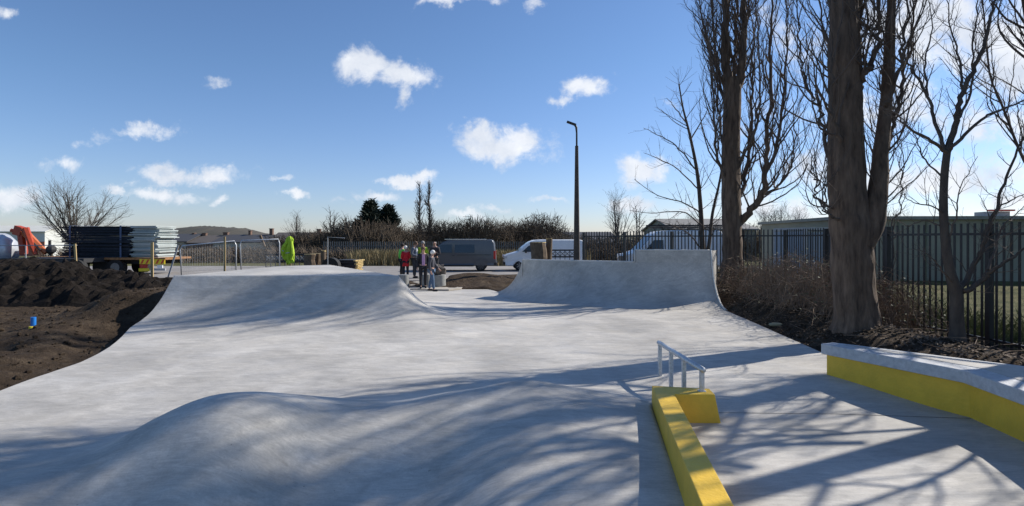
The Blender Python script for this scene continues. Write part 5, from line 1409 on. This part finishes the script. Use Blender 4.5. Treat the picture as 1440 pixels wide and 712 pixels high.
# ================================================================ SKY, SUN, CAMERA
SV = Vector((.9, .44, .70)).normalized(); elev = math.asin(SV.z); az = math.atan2(SV.x, SV.y)
w = bpy.data.worlds.new('World'); sc.world = w; w.use_nodes = True; N = w.node_tree.nodes; L = w.node_tree.links; N.clear()
out = N.new('ShaderNodeOutputWorld'); bg = N.new('ShaderNodeBackground'); sky = N.new('ShaderNodeTexSky'); sky.sky_type = 'NISHITA'; sky.sun_disc = False
sky.sun_elevation = elev; sky.sun_rotation = az; sky.altitude = 50; sky.air_density = 1.0; sky.dust_density = .25; sky.ozone_density = 2.0
bg.inputs['Strength'].default_value = .1
tc = N.new('ShaderNodeTexCoord'); sep = N.new('ShaderNodeSeparateXYZ'); L.new(tc.outputs['Generated'], sep.inputs[0])
def math_(op, a, b=None, c=None):
    n = N.new('ShaderNodeMath'); n.operation = op
    for i, q in enumerate((a, b, c)):
        if q is None: continue
        if isinstance(q, (int, float)): n.inputs[i].default_value = q
        else: L.new(q, n.inputs[i])
    return n.outputs[0]
ymax = math_('MAXIMUM', sep.outputs['Y'], .08)
u_ = math_('DIVIDE', sep.outputs['X'], ymax); v_ = math_('DIVIDE', sep.outputs['Z'], ymax)
uv = N.new('ShaderNodeCombineXYZ'); L.new(u_, uv.inputs[0]); L.new(v_, uv.inputs[1])
def noise_(vec, scale, det, rough=.6, dist=0):
    n = N.new('ShaderNodeTexNoise'); n.inputs['Scale'].default_value = scale; n.inputs['Detail'].default_value = det; n.inputs['Roughness'].default_value = rough; n.inputs['Distortion'].default_value = dist
    L.new(vec, n.inputs['Vector']); return n
warp = noise_(uv.outputs[0], 5, 6, .65)
wv1 = N.new('ShaderNodeVectorMath'); wv1.operation = 'SUBTRACT'; L.new(warp.outputs['Color'], wv1.inputs[0]); wv1.inputs[1].default_value = (.5, .5, .5)
wv2 = N.new('ShaderNodeVectorMath'); wv2.operation = 'SCALE'; L.new(wv1.outputs[0], wv2.inputs[0]); wv2.inputs['Scale'].default_value = .12
wv3 = N.new('ShaderNodeVectorMath'); wv3.operation = 'ADD'; L.new(wv2.outputs[0], wv3.inputs[0]); L.new(uv.outputs[0], wv3.inputs[1])
CL = [(505, 95, 44, 30, 1.0), (560, 112, 52, 22, 1.0), (562, 140, 16, 26, .75), (820, 122, 30, 18, .95), (785, 143, 28, 9, .7), (708, 207, 66, 24, 1.05), (672, 195, 26, 18, .9), (905, 240, 42, 20, .95), (580, 249, 38, 9, 1.0), (540, 247, 22, 7, .7), (533, 273, 32, 9, .85),
      (268, 236, 74, 14, .95), (228, 228, 28, 12, .8), (205, 181, 56, 11, .62), (150, 192, 46, 13, .45), (80, 232, 38, 13, .55), (226, 267, 52, 13, .95), (160, 272, 18, 8, .8), (30, 268, 50, 17, .85), (425, 275, 22, 7, .8), (400, 252, 16, 5, .6), (315, 270, 18, 6, .7),
      (770, 281, 32, 7, .85), (880, 285, 44, 14, .9), (605, 278, 22, 6, .7), (660, 300, 30, 6, .6), (692, 289, 24, 6, .7), (8, 15, 30, 11, .6), (640, 3, 60, 9, .8), (748, 4, 16, 15, .6), (417, 66, 14, 8, .4), (312, 122, 24, 6, .28), (475, 282, 20, 6, .5),
      (1090, 285, 90, 20, .8), (1140, 225, 60, 24, .75), (1060, 160, 60, 30, .5), (1115, 60, 60, 60, .5), (1320, 40, 130, 70, 1.0), (1430, 60, 90, 90, 1.05), (1260, 150, 110, 40, .7), (1400, 180, 120, 30, .8), (1320, 250, 150, 30, .85), (1210, 300, 120, 18, .75), (1440, 290, 120, 20, .8), (930, 148, 22, 7, .35), (960, 300, 60, 10, .5)]
acc = None
for (px, py, rx, ry, st_) in CL:
    mp = N.new('ShaderNodeVectorMath'); mp.operation = 'SUBTRACT'; L.new(wv3.outputs[0], mp.inputs[0]); mp.inputs[1].default_value = ((px-CX)/F, (HY-py)/F, 0)
    m2 = N.new('ShaderNodeVectorMath'); m2.operation = 'MULTIPLY'; L.new(mp.outputs[0], m2.inputs[0]); m2.inputs[1].default_value = (F/rx*.76, F/ry*.76, 0)
    ln = N.new('ShaderNodeVectorMath'); ln.operation = 'LENGTH'; L.new(m2.outputs[0], ln.inputs[0])
    r_ = N.new('ShaderNodeMapRange'); r_.interpolation_type = 'SMOOTHSTEP'; r_.inputs['From Min'].default_value = 0; r_.inputs['From Max'].default_value = 1.35; r_.inputs['To Min'].default_value = st_; r_.inputs['To Max'].default_value = 0
    L.new(ln.outputs['Value'], r_.inputs['Value'])
    acc = r_.outputs[0] if acc is None else math_('MAXIMUM', acc, r_.outputs[0])
fine = noise_(uv.outputs[0], 16, 9, .62, .3)
dens = math_('MULTIPLY_ADD', fine.outputs['Fac'], 2.1, -1.13)
dens = math_('ADD', acc, dens)
# no noise clouds where the mask is empty
mr = N.new('ShaderNodeMapRange'); mr.interpolation_type = 'SMOOTHSTEP'; mr.inputs['From Min'].default_value = .16; mr.inputs['From Max'].default_value = .86; L.new(dens, mr.inputs['Value'])
front_ = N.new('ShaderNodeMapRange'); front_.inputs['From Min'].default_value = .08; front_.inputs['From Max'].default_value = .2; L.new(sep.outputs['Y'], front_.inputs['Value'])
gate = math_('MULTIPLY', mr.outputs[0], math_('MULTIPLY', math_('MINIMUM', math_('MULTIPLY', acc, 8), 1.0), front_.outputs[0]))
gate = math_('MULTIPLY', gate, .93)
# shading inside the clouds
shade = noise_(wv3.outputs[0], 9, 5, .6)
ccol = N.new('ShaderNodeMixRGB'); ccol.inputs[1].default_value = (5.6, 6.1, 7.0, 1); ccol.inputs[2].default_value = (9.2, 9.3, 9.5, 1)
L.new(math_('MULTIPLY_ADD', shade.outputs['Fac'], 2.4, -.75), ccol.inputs[0]); ccol.use_clamp = False
tint = N.new('ShaderNodeVectorMath'); tint.operation = 'MULTIPLY'; L.new(sky.outputs[0], tint.inputs[0]); 
elr = N.new('ShaderNodeMapRange'); elr.inputs['From Min'].default_value = 0; elr.inputs['From Max'].default_value = .32; L.new(v_, elr.inputs['Value'])
tc2 = N.new('ShaderNodeMixRGB'); tc2.inputs[1].default_value = (.8, .86, 1.16, 1); tc2.inputs[2].default_value = (.76, .91, 1.12, 1); L.new(elr.outputs[0], tc2.inputs[0]); L.new(tc2.outputs[0], tint.inputs[1])
mix = N.new('ShaderNodeMixRGB'); L.new(gate, mix.inputs[0]); L.new(tint.outputs[0], mix.inputs[1]); L.new(ccol.outputs[0], mix.inputs[2])
L.new(mix.outputs[0], bg.inputs['Color']); L.new(bg.outputs[0], out.inputs[0])
sl = bpy.data.lights.new('sun', 'SUN'); sl.energy = 4.8; sl.angle = R(.53); sl.color = (1, .95, .87)
so = bpy.data.objects.new('sun', sl); col.objects.link(so); so.rotation_euler = SV.to_track_quat('Z', 'Y').to_euler(); so.location = (20, 10, 25)
cam = bpy.data.cameras.new('camera'); co = bpy.data.objects.new('camera', cam); col.objects.link(co); sc.camera = co
co.location = (0, 0, CZ); co.rotation_euler = (R(90), 0, 0); cam.sensor_width = 36; cam.lens = 36*F/1440; cam.shift_y = -(356-HY)/1440; cam.clip_end = 6000; cam.clip_start = .05
sc.view_settings.view_transform = 'Standard'; sc.view_settings.look = 'None'; sc.view_settings.exposure = .25; sc.view_settings.gamma = 1
